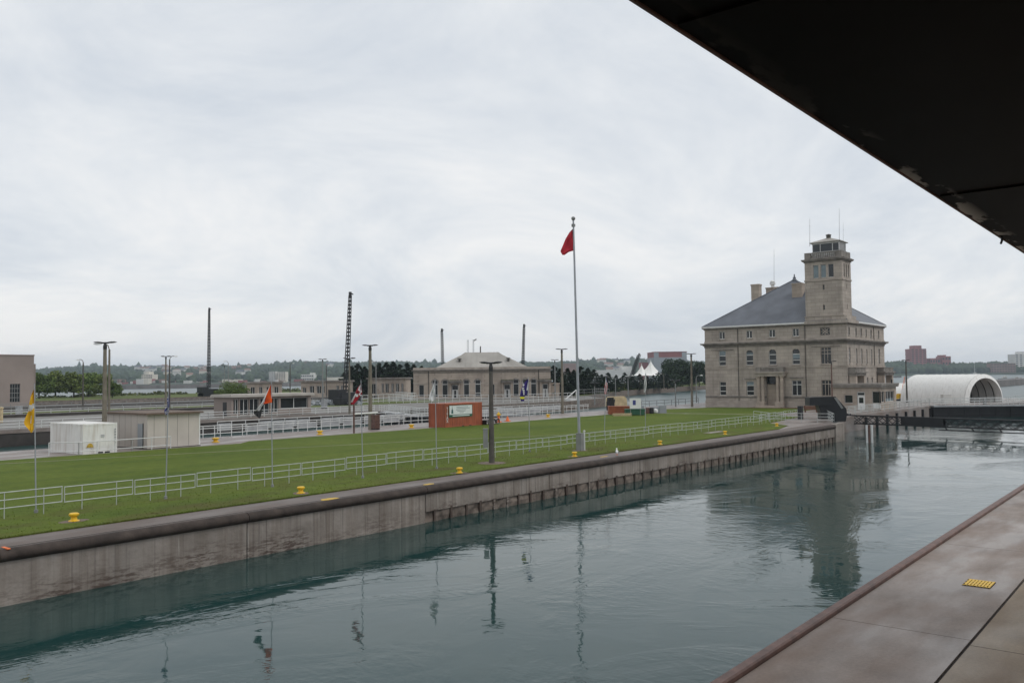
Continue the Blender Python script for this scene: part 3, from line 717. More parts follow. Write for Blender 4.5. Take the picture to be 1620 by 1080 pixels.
# portico on the front
pc0, pc1 = 52.2 - AY, 56.75 - AY
po = MB(); po.box(-1.3, -.02, pc0 - .1, pc1 + .1, 5.05, 5.55); po.box(-1.55, -.02, pc0 - .3, pc1 + .3, 5.55, 5.75); por = po.build('portico', 'trim', ad)
for (y_, wd_) in ((pc0 + .35, .3), (pc0 + 1.05, .27), (pc1 - .35, .3), (pc1 - 1.05, .27)):
    c = MB(); c.box(-1.25, -.55, y_ - .36, y_ + .36, .0, 1.0); c.lathe([(wd_ * 1.1, 1.0), (wd_, 1.15), (wd_ * .88, 4.8), (wd_ * 1.2, 4.9), (wd_ * 1.2, 5.05)], (-.9, y_, 0), 12); c.build('column', 'stone2', por, smooth=True)
c = MB(); c.box(-1.2, -.02, pc0, pc0 + .8, 5.75, 6.55); c.box(-1.2, -.02, pc1 - .8, pc1, 5.75, 6.55); c.box(-1.15, -.95, pc0 + .8, pc1 - .8, 6.35, 6.52); c.box(-1.12, -.98, pc0 + .8, pc1 - .8, 5.752, 5.9)
for i in range(13):
    y_ = pc0 + .9 + i * (pc1 - pc0 - 1.8) / 12; c.box(-1.1, -1.0, y_ - .06, y_ + .06, 5.9, 6.35)
c.build('balustrade', 'cornice', por)
c = MB(); c.box(-2.2, -.24, pc0 + .2, pc1 - .2, -.2, .18); c.box(-1.6, -.24, pc0 + 1.4, pc1 - 1.4, .18, .36); c.build('step', 'stone2', por)
for x0_, x1_ in ((.1, 5.2), (14.9, 20.6)):
    po = MB(); po.box(x0_, x1_, -1.2, -.02, 5.0, 5.4); po.box(x0_ - .2, x1_ + .2, -1.45, -.02, 5.4, 5.62); po.box(x0_ + .1, x1_ - .1, -1.1, -.02, 5.62, 6.2); po.box(x0_ + .02, x1_ - .02, -1.2, -.02, 6.2, 6.32); p2 = po.build('portico', 'cornice', ad)
    for x_ in (x0_ + .5, x1_ - .5): c = MB(); c.box(x_ - .38, x_ + .38, -1.1, -.1, 0, 5.0); c.build('column', 'stone2', p2)
c = MB()
for h in mid + low + FR3: c.box(-.14, .0, h[0] - .12, h[1] + .12, h[2] - .16, h[2] - .01)
for h in side + sm + sl_: c.box(h[0] - .1, h[1] + .1, -.12, .0, h[2] - .14, h[2] - .01)
c.build('window_sill', 'trim', ad)
# window hoods
c = MB()
for h in (low[1], low[2]): c.box(-.18, .02, h[0] - .3, h[1] + .3, h[3] + .35, h[3] + .52)
for h in (mid[0], mid[4]): c.box(-.10, .02, h[0] - 1.4, h[1] + 1.4, h[3] + .1, h[3] + .2)
c.build('window_hood', 'cornice', ad)

# low stone guard house beside it
gx, gy0, gy1, gd = 129.2, 36.4, 43.3, 8.6
gh = thing('gatehouse', 'single-storey stone lock office with white door below the tower', 'building', (gx, gy0, 0))
W_, D_, H_ = gy1 - gy0 - .0, gd, 3.3
def gy_(px): return atu(px, 635, gx).y - gy0
fh = [(gy_(1349), gy_(1336), 1.05, 2.2), (gy_(1394), gy_(1380), 1.05, 2.75)]; fd = (gy_(1368.5), gy_(1356), .05, 2.7)
fs_ = [(.5, 2.6, 1.15, 2.7), (3.0, 7.6, 1.15, 2.7)]
b = MB(); facade(b, (0, 0, 0), (0, 1, 0), (-1, 0, 0), W_, H_, fh + [fd]); facade(b, (0, 0, 0), (1, 0, 0), (0, -1, 0), D_, H_, fs_)
b.add([(D_, 0, 0), (D_, W_, 0), (D_, W_, H_), (D_, 0, H_)], [(0, 1, 2, 3)]); b.add([(0, W_, 0), (D_, W_, 0), (D_, W_, H_), (0, W_, H_)], [(0, 1, 2, 3)])
b.build('wall', 'stone2', gh, fix=False)
for h in fh: window(gh, FO, FS, FN, h, fr=.05)
window(gh, FO, SS, SN, fs_[0], fr=.06); window(gh, FO, SS, SN, fs_[1], vbars=(.33, .66), fr=.07, blind=(.05, .3))
c = MB(); c.box(.12, .2, fd[0] + .03, fd[1] - .03, .05, 2.05); dr = c.build('door', 'white', gh)
c = MB(); c.box(.10, .119, fd[0] + .25, fd[1] - .25, 1.05, 1.85); c.build('door_glass', 'glass', dr)
c = MB(); c.box(.12, .2, fd[0] + .03, fd[1] - .03, 2.08, 2.66); tr = c.build('transom', 'white', gh); c = MB(); c.box(.10, .119, fd[0] + .1, fd[1] - .1, 2.2, 2.55); c.build('transom_light', 'glass', tr)
c = MB(); c.box(-.3, D_ + .3, -.3, W_, H_, H_ + .25); c.box(-.38, D_ + .38, -.38, W_, H_ + .25, H_ + .55); c.build('roof', 'cornice', gh)
c = MB(); c.box(-.012, -.002, fh[1][0] + .05, fh[1][1] - .05, .25, .95); c.build('notice_board', 'white', gh)
c = MB(); c.tube((7.9, .4, H_ + .55), (7.9, .4, H_ + 1.1), .12); c.build('roof_vent', 'black', gh)
band(gh, 'plinth', 'trim', W_, D_, [(.05, -.1, .35)], [(fd[0], fd[1])])

# ------------------------------------------------------------------ far powerhouse with arched windows
BD0 = 220.0; BW, BDp = 217 / F * BD0, 15.0; _q = atd(871, 600, BD0); BX, BY = _q.x, _q.y
bu = thing('arched_stone_building', 'long low stone building with arched windows and pale hipped roof across the second lock', 'building', (BX, BY, 0), _yaw)
y2 = lambda zx: (871 - (640 + zx / 6.75)) / F * BD0
ar = [(y2(v) - .72, y2(v) + .72, .45, 4.8, 1) for v in (325, 432, 660, 782, 1190, 1290, 1378)]
sm2 = [(y2(180) - .65, y2(180) + .65, .6, 3.6), (y2(945) - .4, y2(945) + .4, .6, 3.6)]
dd2 = [(y2(538) - .85, y2(538) + .85, .05, 3.6), (y2(1095) - .8, y2(1095) + .8, .05, 3.6), (y2(1502) - .7, y2(1502) + .7, .05, 3.6)]
b = MB(); facade(b, (0, 0, 0), FS, FN, BW, 7.3, ar + sm2 + dd2, .35)
for (p0, p1) in (((0, 0), (BDp, 0)), ((BDp, 0), (BDp, BW)), ((BDp, BW), (0, BW))): b.add([(*p0, 0), (*p1, 0), (*p1, 7.3), (*p0, 7.3)], [(0, 1, 2, 3)])
b.build('wall', 'stone2', bu, fix=False)
for i, h in enumerate(ar): window(bu, FO, FS, FN, h, .3, bars=((.74,) if i != 3 else (.22, .74)), fr=.10)
for h in ar:
    m_ = MB(); rr = (h[1] - h[0]) / 2; yc = (h[0] + h[1]) / 2; zc = h[3] - rr
    for k in range(12):
        a0, a1 = PI * k / 12, PI * (k + 1) / 12; q4 = [(yc + r_ * math.cos(a_), zc + r_ * math.sin(a_)) for r_, a_ in ((rr, a0), (rr + .34, a0), (rr + .34, a1), (rr, a1))]
        m_.add([(-.09, y_, z_) for y_, z_ in q4] + [(.0, y_, z_) for y_, z_ in q4], [(0, 1, 2, 3), (7, 6, 5, 4), (0, 4, 5, 1), (1, 5, 6, 2), (2, 6, 7, 3), (3, 7, 4, 0)])
    m_.build('archivolt', 'cornice', bu)
for h in sm2: window(bu, FO, FS, FN, h, .3, fr=.08)
for h in dd2:
    c = MB(); c.box(.3, .4, h[0], h[1], .06, 3.58); d2 = c.build('door', 'frame', bu)
    c = MB(); c.box(.27, .299, h[0] + .15, h[1] - .15, 2.3, 3.4); c.box(.27, .299, h[0] + .6, h[1] - .6, .3, 2.1); c.build('door_light', 'glass', d2)
    c = MB(); yc = (h[0] + h[1]) / 2; c.box(-1.1, -.01, yc - 1.6, yc + 1.6, 4.0, 4.4); c.box(-1.3, -.01, yc - 1.75, yc + 1.75, 4.4, 4.62); cn = c.build('door_canopy', 'cornice', bu)
    MB().box(-.6, -.01, yc - 1.35, yc - .95, 0, 4.0).build('pilaster', 'stone2', cn); MB().box(-.6, -.01, yc + .95, yc + 1.35, 0, 4.0).build('pilaster', 'stone2', cn)
    c = MB(); 
    for k in range(60): x_, yy = random.uniform(-1.2, -.1), yc + random.uniform(-1.7, 1.7); c.add([(x_ - .15, yy - .2, 4.62), (x_ + .15, yy + .1, 4.62), (x_, yy, 4.8)], [(0, 1, 2)])
    c.build('moss', 'grass2', cn, fix=False)
ledge(bu, 'cornice', 'cornice', 0, BDp, 0, BW, 0, 0, 0, [(.12, 6.6, 6.8), (.45, 7.1, 7.3), (.55, 7.3, 7.45)])
ledge(bu, 'parapet', 'trim', 0, BDp, 0, BW, 0, 0, 0, [(.05, 7.45, 8.0)])
band(bu, 'string_course', 'trim', BW, BDp, [(.08, 3.85, 4.08)], [(h[0], h[1]) for h in ar])
band(bu, 'plinth', 'trim', BW, BDp, [(.15, 0, .43)], [(h[0], h[1]) for h in dd2])
for v in (258, 1432): MB().tube((-.12, y2(v), .4), (-.12, y2(v), 7.2), .10).build('downpipe', 'darkpole', bu)
c = MB(); r0, r1, ra, rb, rx0, rx1 = y2(1325), y2(325), y2(985), y2(645), 1.0, 14.0
c.add([(rx0, r0, 7.9), (rx1, r0, 7.9), (rx1, r1, 7.9), (rx0, r1, 7.9), (7.5, ra, 12.0), (7.5, rb, 12.0)], [(0, 1, 4), (1, 2, 5, 4), (2, 3, 5), (3, 0, 4, 5), (0, 3, 2, 1)]); rf2 = c.build('roof', 'lead', bu)
c = MB()
for yy in np.linspace(r0 + 2, r1 - 2, 15):
    ty = min(max(yy, ra), rb); 
    c.tube((rx0, yy, 7.93), (7.5, ty + (yy - ty) * .05, 12.0), .04, n=5)
c.build('roof_seam', 'lead', rf2)
for zx in (580, 1110):
    c = MB(); xx, zz2 = 3.6, 7.9 + 4.1 * (2.6 / 6.5) + .5; yy = y2(zx)
    c.lathe([(.3, -.8), (.3, .05), (.65, .1), (.5, .35), (.2, .42)], (xx, yy, zz2), 10); c.build('roof_vent', 'darkpole', rf2)
c = MB(); c.tube((7.5, y2(802), 11.8), (7.5, y2(802), 13.6), .16); c.build('flue', 'darkpole', rf2)
c = MB(); c.box(6, 9, -2.6, -.02, 0, 3.4); c.box(5.8, 9.2, -2.8, -.02, 3.4, 3.7); c.build('side_porch', 'stone2', bu)

# ------------------------------------------------------------------ white railing on the lawn
def rail_panel_proto(label, group, L=2.92, name='rail_panel', loc=(0, 0, 0), rz=0):
    t_ = thing(name, label, 'railing', loc, rz, group); r = .020
    for z in (.42, .74, 1.04): MB().tube((0, 0, z), (L, 0, z), r, n=8).build('rail', 'galv', t_)
    for x in (.72, 2.2): MB().tube((x, 0, -.02), (x, 0, 1.04), r * .9, n=8).build('post', 'galv', t_)
    for x in (0.0, L): MB().tube((x, 0, .40), (x, 0, 1.06), r, n=8).build('end_bar', 'galv', t_)
    return t_
GL = 'galvanised three-bar rail panel, one of the long row on the lawn'
u0 = 16.33 - 3.02 * 3
pan = rail_panel_proto(GL, 'three-bar rail panels along the lawn', loc=(u0, 37.1, 0)); pk = children(pan)
random.seed(11)
for i in range(1, 33):
    u = u0 + 3.02 * i
    if u > 104: break
    q_ = dup(pan, (u, 37.1 + (max(0, u - 86) * .10), random.uniform(-.04, .03)), random.uniform(-.006, .006) + (.10 if u > 86 else 0), kids=pk)
# low rails near the white container, gate rails
def rail_run(name, label, cat, pts, zs=(.55, 1.05), step=2.0, r=.035, mat='whiterail', infill=False, group=None):
    """one continuous run of pipe railing through the points"""
    t_ = thing(name, label, cat, (*pts[0][:2], 0), 0, group); o_ = Vector((*pts[0][:2], 0)); c_ = MB(); p_ = MB(); f_ = MB()
    for a, b_ in zip(pts[:-1], pts[1:]):
        a3 = Vector((a[0], a[1], a[2] if len(a) > 2 else 0)) - o_; b3 = Vector((b_[0], b_[1], b_[2] if len(b_) > 2 else 0)) - o_
        Ln = (b3 - a3).length; n = max(1, int(round(Ln / step)))
        for z in zs: c_.tube(a3 + Vector((0, 0, z)), b3 + Vector((0, 0, z)), r, n=6)
        for k in range(n + 1): q__ = a3.lerp(b3, k / n); MB().tube(q__ - Vector((0, 0, .02)), q__ + Vector((0, 0, max(zs))), r, n=6).build('post', mat, t_)
        if infill:
            d = (b3 - a3).normalized(); nn = Vector((-d.y, d.x, 0)) * .01
            for k in range(n):
                if random.random() < .75:
                    s0, s1 = a3.lerp(b3, (k + .06) / n), a3.lerp(b3, (k + .94) / n); z0, z1 = .22, max(zs) - .18; f_ = MB()
                    f_.add([s0 - nn + Vector((0, 0, z0)), s1 - nn + Vector((0, 0, z0)), s1 - nn + Vector((0, 0, z1)), s0 - nn + Vector((0, 0, z1)), s0 + nn + Vector((0, 0, z0)), s1 + nn + Vector((0, 0, z0)), s1 + nn + Vector((0, 0, z1)), s0 + nn + Vector((0, 0, z1))],
                           [(0, 1, 2, 3), (7, 6, 5, 4), (0, 4, 5, 1), (1, 5, 6, 2), (2, 6, 7, 3), (3, 7, 4, 0)]); f_.build('infill', 'greyplate', t_)
    c_.build('rails', mat, t_)
    return t_
rail_run('pipe_rail', 'white two-bar pipe rail in front of the white container and shed', 'railing', [(28.0, 66.2), (29.4, 64.55), (33.4, 64.5), (36.6, 64.55)], (.28, .95), 1.5)
# second lock, near edge: panels standing along the edge
def poe_panel(label, group):
    t_ = thing('edge_rail_panel', label, 'railing', (0, 0, 0), 0, group); L = 3.0; c_ = MB()
    for z in (.38, .9, 1.12): c_.tube((0, 0, z), (L - .06, 0, z), .04, n=6)
    c_.build('rail', 'whiterail', t_)
    for x in (.3, 1.5, 2.7): MB().tube((x, 0, -.02), (x, 0, 1.12), .04, n=6).build('post', 'whiterail', t_)
    return t_
pp = poe_panel('white rail panel, one of the row on the near edge of the second lock', 'white rail panels along the near edge of the second lock')
pp.location = (40.0, 72.9, 0); pkd = children(pp)
pinf = MB(); pinf.box(.36, 2.64, -.012, .012, .42, .86); inf_me = None
for i in range(1, 28):
    u = 40 + 3 * i
    if 108 < u < 113: continue
    q_ = dup(pp, (u, 72.9 + random.uniform(-.1, .1), 0), random.uniform(-.01, .01), kids=pkd)
    if (48 < u < 70) or (78 < u < 96):
        k = inf_me.copy() if inf_me else pinf.build('mesh_infill', 'greyplate')
        if inf_me: COL.objects.link(k)
        inf_me = k; k.parent = q_
# a second row beyond it on the gate walk, and far-edge rails
rail_run('walk_rail', 'white railing of the walkway raised behind the near-edge panels', 'railing', [(47, 74.4, .25), (72, 74.4, .25)], (.35, .75, 1.15), 1.6, .035, infill=True)
rail_run('walk_rail', 'white railing past the rusty container on the lock edge', 'railing', [(78, 74.6, .25), (104, 74.6, .25)], (.35, .75, 1.15), 1.6, .035, infill=True)
rail_run('far_rail', 'pale low railing on the far edge of the second lock', 'railing', [(20, 106.6), (66, 106.6), (80, 107.4), (97, 107.4)], (.3, .65, 1.0), 2.4, .04)
rail_run('far_rail', 'thin grey railing crossing the far island before the grass strip', 'railing', [(20, 146), (80, 146), (116, 146)], (.35, .7, 1.05), 3, .05, 'galv')
rail_run('far_rail', 'grey railing behind the nearer grass strip', 'railing', [(30, 172), (150, 172)], (.35, .7, 1.05), 3, .05, 'greypole')
rail_run('far_rail', 'grey railing along the outermost lock wall', 'railing', [(30, 188), (180, 188)], (.5, 1.05), 3, .06, 'greypole')
rail_run('building_rail', 'white railing with tall posts in front of the arched building', 'railing', [(128, 137), (141, 112), (158, 110)], (.5, 1.0, 1.7), 1.6, .05)
rail_run('building_rail', 'white fence before the left end of the arched building', 'railing', [(120, 140), (146, 147), (160, 169)], (.4, 1.1, 1.8), 2.0, .05)
rail_run('bank_rail', 'grey fence along the channel edge left of the tower building', 'railing', [(118, 75.2), (150, 75.2)], (.5, 1.0), 2.6, .05, 'greypole')
rail_run('bank_rail', 'galvanised fence beside the arched building near the dark pines', 'railing', [(168, 116), (178, 112.9), (190, 125)], (.7, 1.5, 2.2), 2.4, .05, 'greypole')
rail_run('gate_rail', 'galvanised railing round the black gate arm at the lawn end', 'railing', [(94.5, 38.6), (95.2, 31.6), (103.5, 35.2)], (.3, .65, 1.0), 2.0, .03, 'galv')
rail_run('gate_rail', 'galvanised railing beside the bent end of the lawn rail', 'railing', [(98.5, 42.2), (95.0, 38.9)], (.3, .65, 1.0), 2.0, .03, 'galv')
rail_run('lock_rail', 'galvanised railing along the recessed lock wall to the far gate', 'railing', [(112, 35.3), (125, 35.3), (140, 35.2), (152, 35.1)], (.35, .7, 1.05), 2.5, .035, 'galv')
rail_run('lock_rail', 'second galvanised railing before the stone lock office', 'railing', [(113.5, 36.6), (150, 36.3)], (.35, .7, 1.05), 2.5, .03, 'galv')

# ------------------------------------------------------------------ second lock gate (two leaves)
def gate_leaf(name, label, p0, p1, depth_=5.5, top=0.0, th=.9, parts=True):
    a, b_ = Vector((*p0, 0)), Vector((*p1, 0)); d = b_ - a; L = d.length; t_ = thing(name, label, 'lock gate', (*p0, top), math.atan2(d.y, d.x))
    c_ = MB(); c_.box(0, L, -th / 2 + .12, th / 2 - .12, -depth_, -.25); c_.build('leaf', 'black', t_)
    c_ = MB()
    for z in np.arange(-depth_, -.3, 1.0): c_.box(0, L, -th / 2, th / 2, z, z + .14)
    for x in np.linspace(.1, L - .2, 9): c_.box(x, x + .1, -th / 2 + .03, th / 2 - .03, -depth_, -.26)
    c_.build('stiffener', 'black', t_)
    c_ = MB(); c_.box(0, L, -th / 2 - .35, th / 2 + .35, -.22, 0); c_.build('walkway', 'greyplate', t_)
    for sgn in (-1, 1):
        r_ = MB(); y_ = sgn * (th / 2 + .3)
        for z in (.35, .7, 1.05): r_.tube((0, y_, z), (L, y_, z), .03, n=6)
        for x in np.linspace(.05, L - .05, 12): r_.tube((x, y_, -.1), (x, y_, 1.05), .03, n=6)
        r_.build('gate_railing', 'whiterail', t_)
    return t_
gate_leaf('gate_leaf', 'dark lock gate leaf with white walkway reaching from the far wall', (97, 105.2), (88.6, 89.6))
gate_leaf('gate_leaf', 'dark lock gate leaf with white walkway behind the rusty container', (97, 74), (88.6, 89.4))
gate_leaf('gate_leaf', 'black lock gate leaf with railing beyond the truss boom', (150.5, 34.4), (163, 18.7), 5.5, .05)
gate_leaf('gate_leaf', 'black lock gate leaf meeting the near quay beyond the frame edge', (150.5, 6.9), (163, 18.5), 5.5, .05)

# ------------------------------------------------------------------ boom truss across the lock and its counterweight
bm_a, bm_b = Vector((112.5, 36.0, 0)), Vector((104.5, 4.0, 0)); dB = bm_b - bm_a; LB = dB.length
bt = thing('truss_boom', 'black lattice truss boom lowered across the lock', 'boom', (*bm_a[:2], 0), math.atan2(dB.y, dB.x))
for nm, z0, z1, y_ in (('top_chord', -.02, .12, 0), ('bottom_chord', -1.0, -.88, 0)):
    c = MB(); c.box(0, LB, y_ - .42, y_ - .28, z0, z1); c.box(0, LB, y_ + .28, y_ + .42, z0, z1); c.build(nm, 'black', bt)
c = MB(); n_ = 26
for k in range(n_):
    x0, x1 = LB * k / n_, LB * (k + 1) / n_
    if 6 <= k <= 9 or 18 <= k <= 19: 
        for y_ in (-.35, .35): c.box(x0, x1, y_ - .03, y_ + .03, -.88, -.02)
        continue
    for y_ in (-.35, .35):
        c.tube((x0, y_, -.92), (x1, y_, .0), .05, n=4); c.tube((x0, y_, .0), (x1, y_, -.92), .05, n=4)
c.build('lattice', 'black', bt)
c = MB(); c.tube((12, 0, -1.32), (LB, 0, -1.32), .06)
for x in np.arange(13, LB, 3.0): c.tube((x, 0, -1.32), (x - .3, 0, -.95), .08, n=5)
c.build('hanging_pipe', 'black', bt)
c = MB(); c.box(-.3, .5, -.6, .6, -1.3, .25); c.build('hinge_post', 'black', bt)
# counterweight arm
cwp = gp(1316, 665); cw = thing('boom_counterweight', 'black steel counterweight arm standing at the end of the lawn', 'gate machinery', (cwp.x + 4, cwp.y + 1.6, 0), 0)
dcw = depth(cw.location + Vector((0, 0, 0)))
def cwpt(px, py): return atd(px, py, dcw) - cw.location
def slabpx(pts, th, name, mat, par):
    m_ = MB(); fwd = Vector((FW.x, FW.y, 0)).normalized(); n_ = len(pts)
    base = [cwpt(*p_) for p_ in pts]; vs_ = [b_ - fwd * th / 2 for b_ in base] + [b_ + fwd * th / 2 for b_ in base]
    m_.add(vs_, [tuple(range(n_)), tuple(range(n_, 2 * n_))[::-1]] + [(i, (i + 1) % n_, n_ + (i + 1) % n_, n_ + i) for i in range(n_)])
    return m_.build(name, mat, par)
slabpx([(1277, 628.5), (1311, 627), (1311, 641), (1277, 641)], 1.6, 'counterweight', 'black', cw)
slabpx([(1292, 641), (1309, 627), (1319, 627), (1336, 646), (1337, 655), (1335, 666), (1297, 666), (1296, 652)], 1.2, 'arm', 'black', cw)
slabpx([(1316, 628.5), (1320.5, 628.5), (1331, 645), (1328, 646)], 1.35, 'edge_plate', 'greypole', cw)
c = MB(); q0, q1 = cwpt(1266, 650), cwpt(1266, 642); c.box(q1.x - .25, q1.x + .25, q1.y - .25, q1.y + .25, -.02, q1.z); o_ = c.build('capstan', 'black', None, loc=cw.location); tag(o_, 'small black capstan left of the gate arm', 'capstan')
# barrier boards by the arm
p_ = gp(1283, 652); c = MB(); c.box(-1.0, 1.0, -.05, .05, .35, .9)
for x in (-.8, .8): c.box(x - .05, x + .05, -.2, .2, 0, .95)
o_ = c.build('barrier_board', 'mulch', loc=(p_.x, p_.y, 0)); o_.rotation_euler = (0, 0, -.9); tag(o_, 'brown barrier board in front of the stone building', 'barrier')

# ------------------------------------------------------------------ bollards, kerb grating
def bollard(loc, label, group, s=1.0, pad=True):
    t_ = thing('bollard', label, 'bollard', loc, 0, group)
    MB().lathe([(.33, 0), (.33, .05), (.20, .09), (.17, .2), (.18, .27), (.27, .33), (.30, .38), (.29, .46), (.22, .5), (.05, .51)], n=18).build('post', 'yellow', t_, smooth=True)
    if pad:
        c_ = MB(); c_.lathe([(.75, -.02), (.74, .012), (.0, .02)], n=14, sq=(1.25, .8)); c_.build('base_pad', 'pad', t_)
    return t_
bl_px = [(117, 824, 'at the far left of the lawn'), (476, 780, 'on the lawn just right of the orange flag pole'), (727, 748, 'on the lawn left of the dark lamp post'),
         (909, 722, 'on the lawn at the foot of the tall flagpole'), (1044, 703, 'on the lawn right of the gull'), (1147, 687, 'on the lawn beside a pale slab'), (1229, 674, 'at the end of the lawn nearest the gate')]
b0 = None
for px, py, s_ in bl_px:
    q_ = gp(px, py, .03); lab = 'yellow mooring bollard ' + s_
    if b0 is None: b0 = bollard((q_.x, q_.y, .03), lab, 'yellow bollards along the lock edge'); b0.scale = (.62, .62, .64); bk = children(b0)
    else: dup(b0, (q_.x, q_.y, .03), random.uniform(0, 3), lab, kids=bk)
bl2 = [(341, 699, 'right of the beige shed'), (506, 687, 'on the wet walk right of the orange flag'), (651, 676.5, 'on the wet walk left of the rusty container'), (867, 659.5, 'on the wet walk left of the double lamp pole')]
f0 = None
for px, py, s_ in bl2:
    q_ = gp(px, py); lab = 'low yellow bollard ' + s_
    if f0 is None: f0 = bollard((q_.x, q_.y, 0), lab, 'yellow bollards along the second lock', pad=False); f0.scale = (1.05, 1.05, .78); fk = children(f0)
    else: dup(f0, (q_.x, q_.y, 0), 0, lab, kids=fk)
q_ = gp(1130, 684); c = MB(); c.box(-1.6, 1.6, -.4, .4, .0, .05); o_ = c.build('ground_slab', 'walk', loc=(q_.x, q_.y, .0)); tag(o_, 'pale concrete slab set in the lawn beside a bollard', 'slab')
c = thing('drain_grate', 'yellow drain grating in the near quay', 'grating', (24.70, 4.66, .004))
MB().box(-.38, .38, -.32, .32, 0, .006).build('recess', 'joint', c)
g_ = MB()
for i in range(8): y_ = -.30 + i * .075; g_.box(-.37, .37, y_, y_ + .05, .0062, .02)
for x_ in (-.37, -.13, .11, .335): g_.box(x_, x_ + .035, -.31, .31, .0065, .018)
g_.build('bars', 'yellow', c)

# ------------------------------------------------------------------ lamp posts
def wing(mb, sgn, L, r, z, sx=1.0):
    n = 7; pr = [(.0, .02), (.16, .7), (.45, 1.0), (.75, .8), (1.0, .1)]
    vs = []; m = 10
    for t_, k in pr:
        for i in range(m):
            a = 2 * PI * i / m; vs.append((r * k * 1.1 * math.cos(a), sgn * (.12 + t_ * L), z + .05 * t_ * L + r * k * .38 * math.sin(a)))
    fs = []
    for j in range(len(pr) - 1):
        for i in range(m): fs.append((j * m + i, j * m + (i + 1) % m, (j + 1) * m + (i + 1) % m, (j + 1) * m + i))
    fs += [tuple(range(m))[::-1], tuple(range((len(pr) - 1) * m, len(pr) * m))]
    mb.add(vs, fs)
def lamp_post(label, base, H, r, kind='twin', mat='concpole', wingL=.62, group=None, rz=None, hs=1):
    rz = math.atan2(-_rt.x, _rt.y) + PI if rz is None else rz
    t_ = thing('lamp_post', label, 'lamp post', base, rz, group)
    c_ = MB(); c_.tube((0, 0, -.05), (0, 0, H - .25), r, r * .62, 12); c_.build('pole', mat, t_, smooth=True)
    if kind == 'twin':
        c_ = MB(); c_.lathe([(r * .7, H - .55), (r * .75, H - .3), (r * .5, H - .1), (r * .4, H)], n=10); c_.tube((0, -.3 * hs, H - .02), (0, .3 * hs, H - .02), r * .3)
        c_.build('bracket', 'lampblack', t_)
        for s_ in (-1, 1):
            c_ = MB(); wing(c_, s_, wingL * hs, .2 * hs, H); c_.build('lamp_head', 'lampblack', t_, smooth=True)
    else:
        s_ = kind
        c_ = MB(); c_.path([(0, 0, H - .3), (0, s_ * .12, H + .1), (0, s_ * .45, H + .32), (0, s_ * .85, H + .30)], r * .35); c_.build('arm', mat, t_)
        c_ = MB(); c_.lathe([(.05, .12), (.22, .02), (.24, -.06), (.1, -.1)], (0, s_ * 1.05, H + .28), 10, sq=(.8, 1.5)); c_.build('lamp_head', 'whiterail', t_, smooth=True)
    return t_
# near dark lamp with its box
q_ = gp(778, 733); tp = atd(774, 573.5, depth(q_))
lp = lamp_post('dark wooden lamp post with twin heads on the lawn by the lock', (q_.x, q_.y, .0), tp.z, .185, 'twin', 'darkpole', .62)
c = MB(); c.lathe([(.9, -.01), (.88, .045), (0, .05)], n=16); c.build('base_pad', 'pad', lp)
c = MB(); c.box(-.16, .16, .22, .52, 1.0, 2.15); c.box(-.18, .18, .20, .54, 2.15, 2.19); c.box(-.03, .03, .1, .22, 1.3, 1.36); c.build('control_box', 'greypole', lp)
def lamp_px(px, pyb, pyt, label, kind='twin', mat='concpole', r=.2, v=None, u=None, wl=.62, hs=1.0):
    q__ = gp(px, pyb) if v is None and u is None else (atv(px, pyb, v) if v else atu(px, pyb, u)); q__.z = 0
    top = atd(px, pyt, depth(q__)); return lamp_post(label, (q__.x, q__.y, 0), top.z, r, kind, mat, wl, hs=hs)
lamp_px(165, 690, 541.5, 'tall pale lamp pole with twin heads behind the white container', v=69.6, wl=.85, r=.21)
lamp_px(172, 690, 548, 'slimmer brown lamp pole right behind the twin-headed one', 1, 'concpole', .13, v=75)
lamp_px(586, 679, 546, 'tall pale lamp pole with twin heads left of the rusty container', r=.24, wl=.75)
lamp_px(890, 654, 552, 'tall pale lamp pole with twin heads between building and flagpole', r=.22, wl=.8)
lamp_px(1095, 643, 559.5, 'tall lamp pole with twin heads left of the tower building', r=.22, wl=.8)
lamp_px(1317, 646, 571, 'brown lamp pole with twin heads standing against the stone facade', 'twin', 'rust', .12, u=126.5, wl=.7)
lamp_px(1435, 637, 569.5, 'dark lamp pole with twin heads in front of the white arched tent', 'twin', 'darkpole', .17, wl=.65)
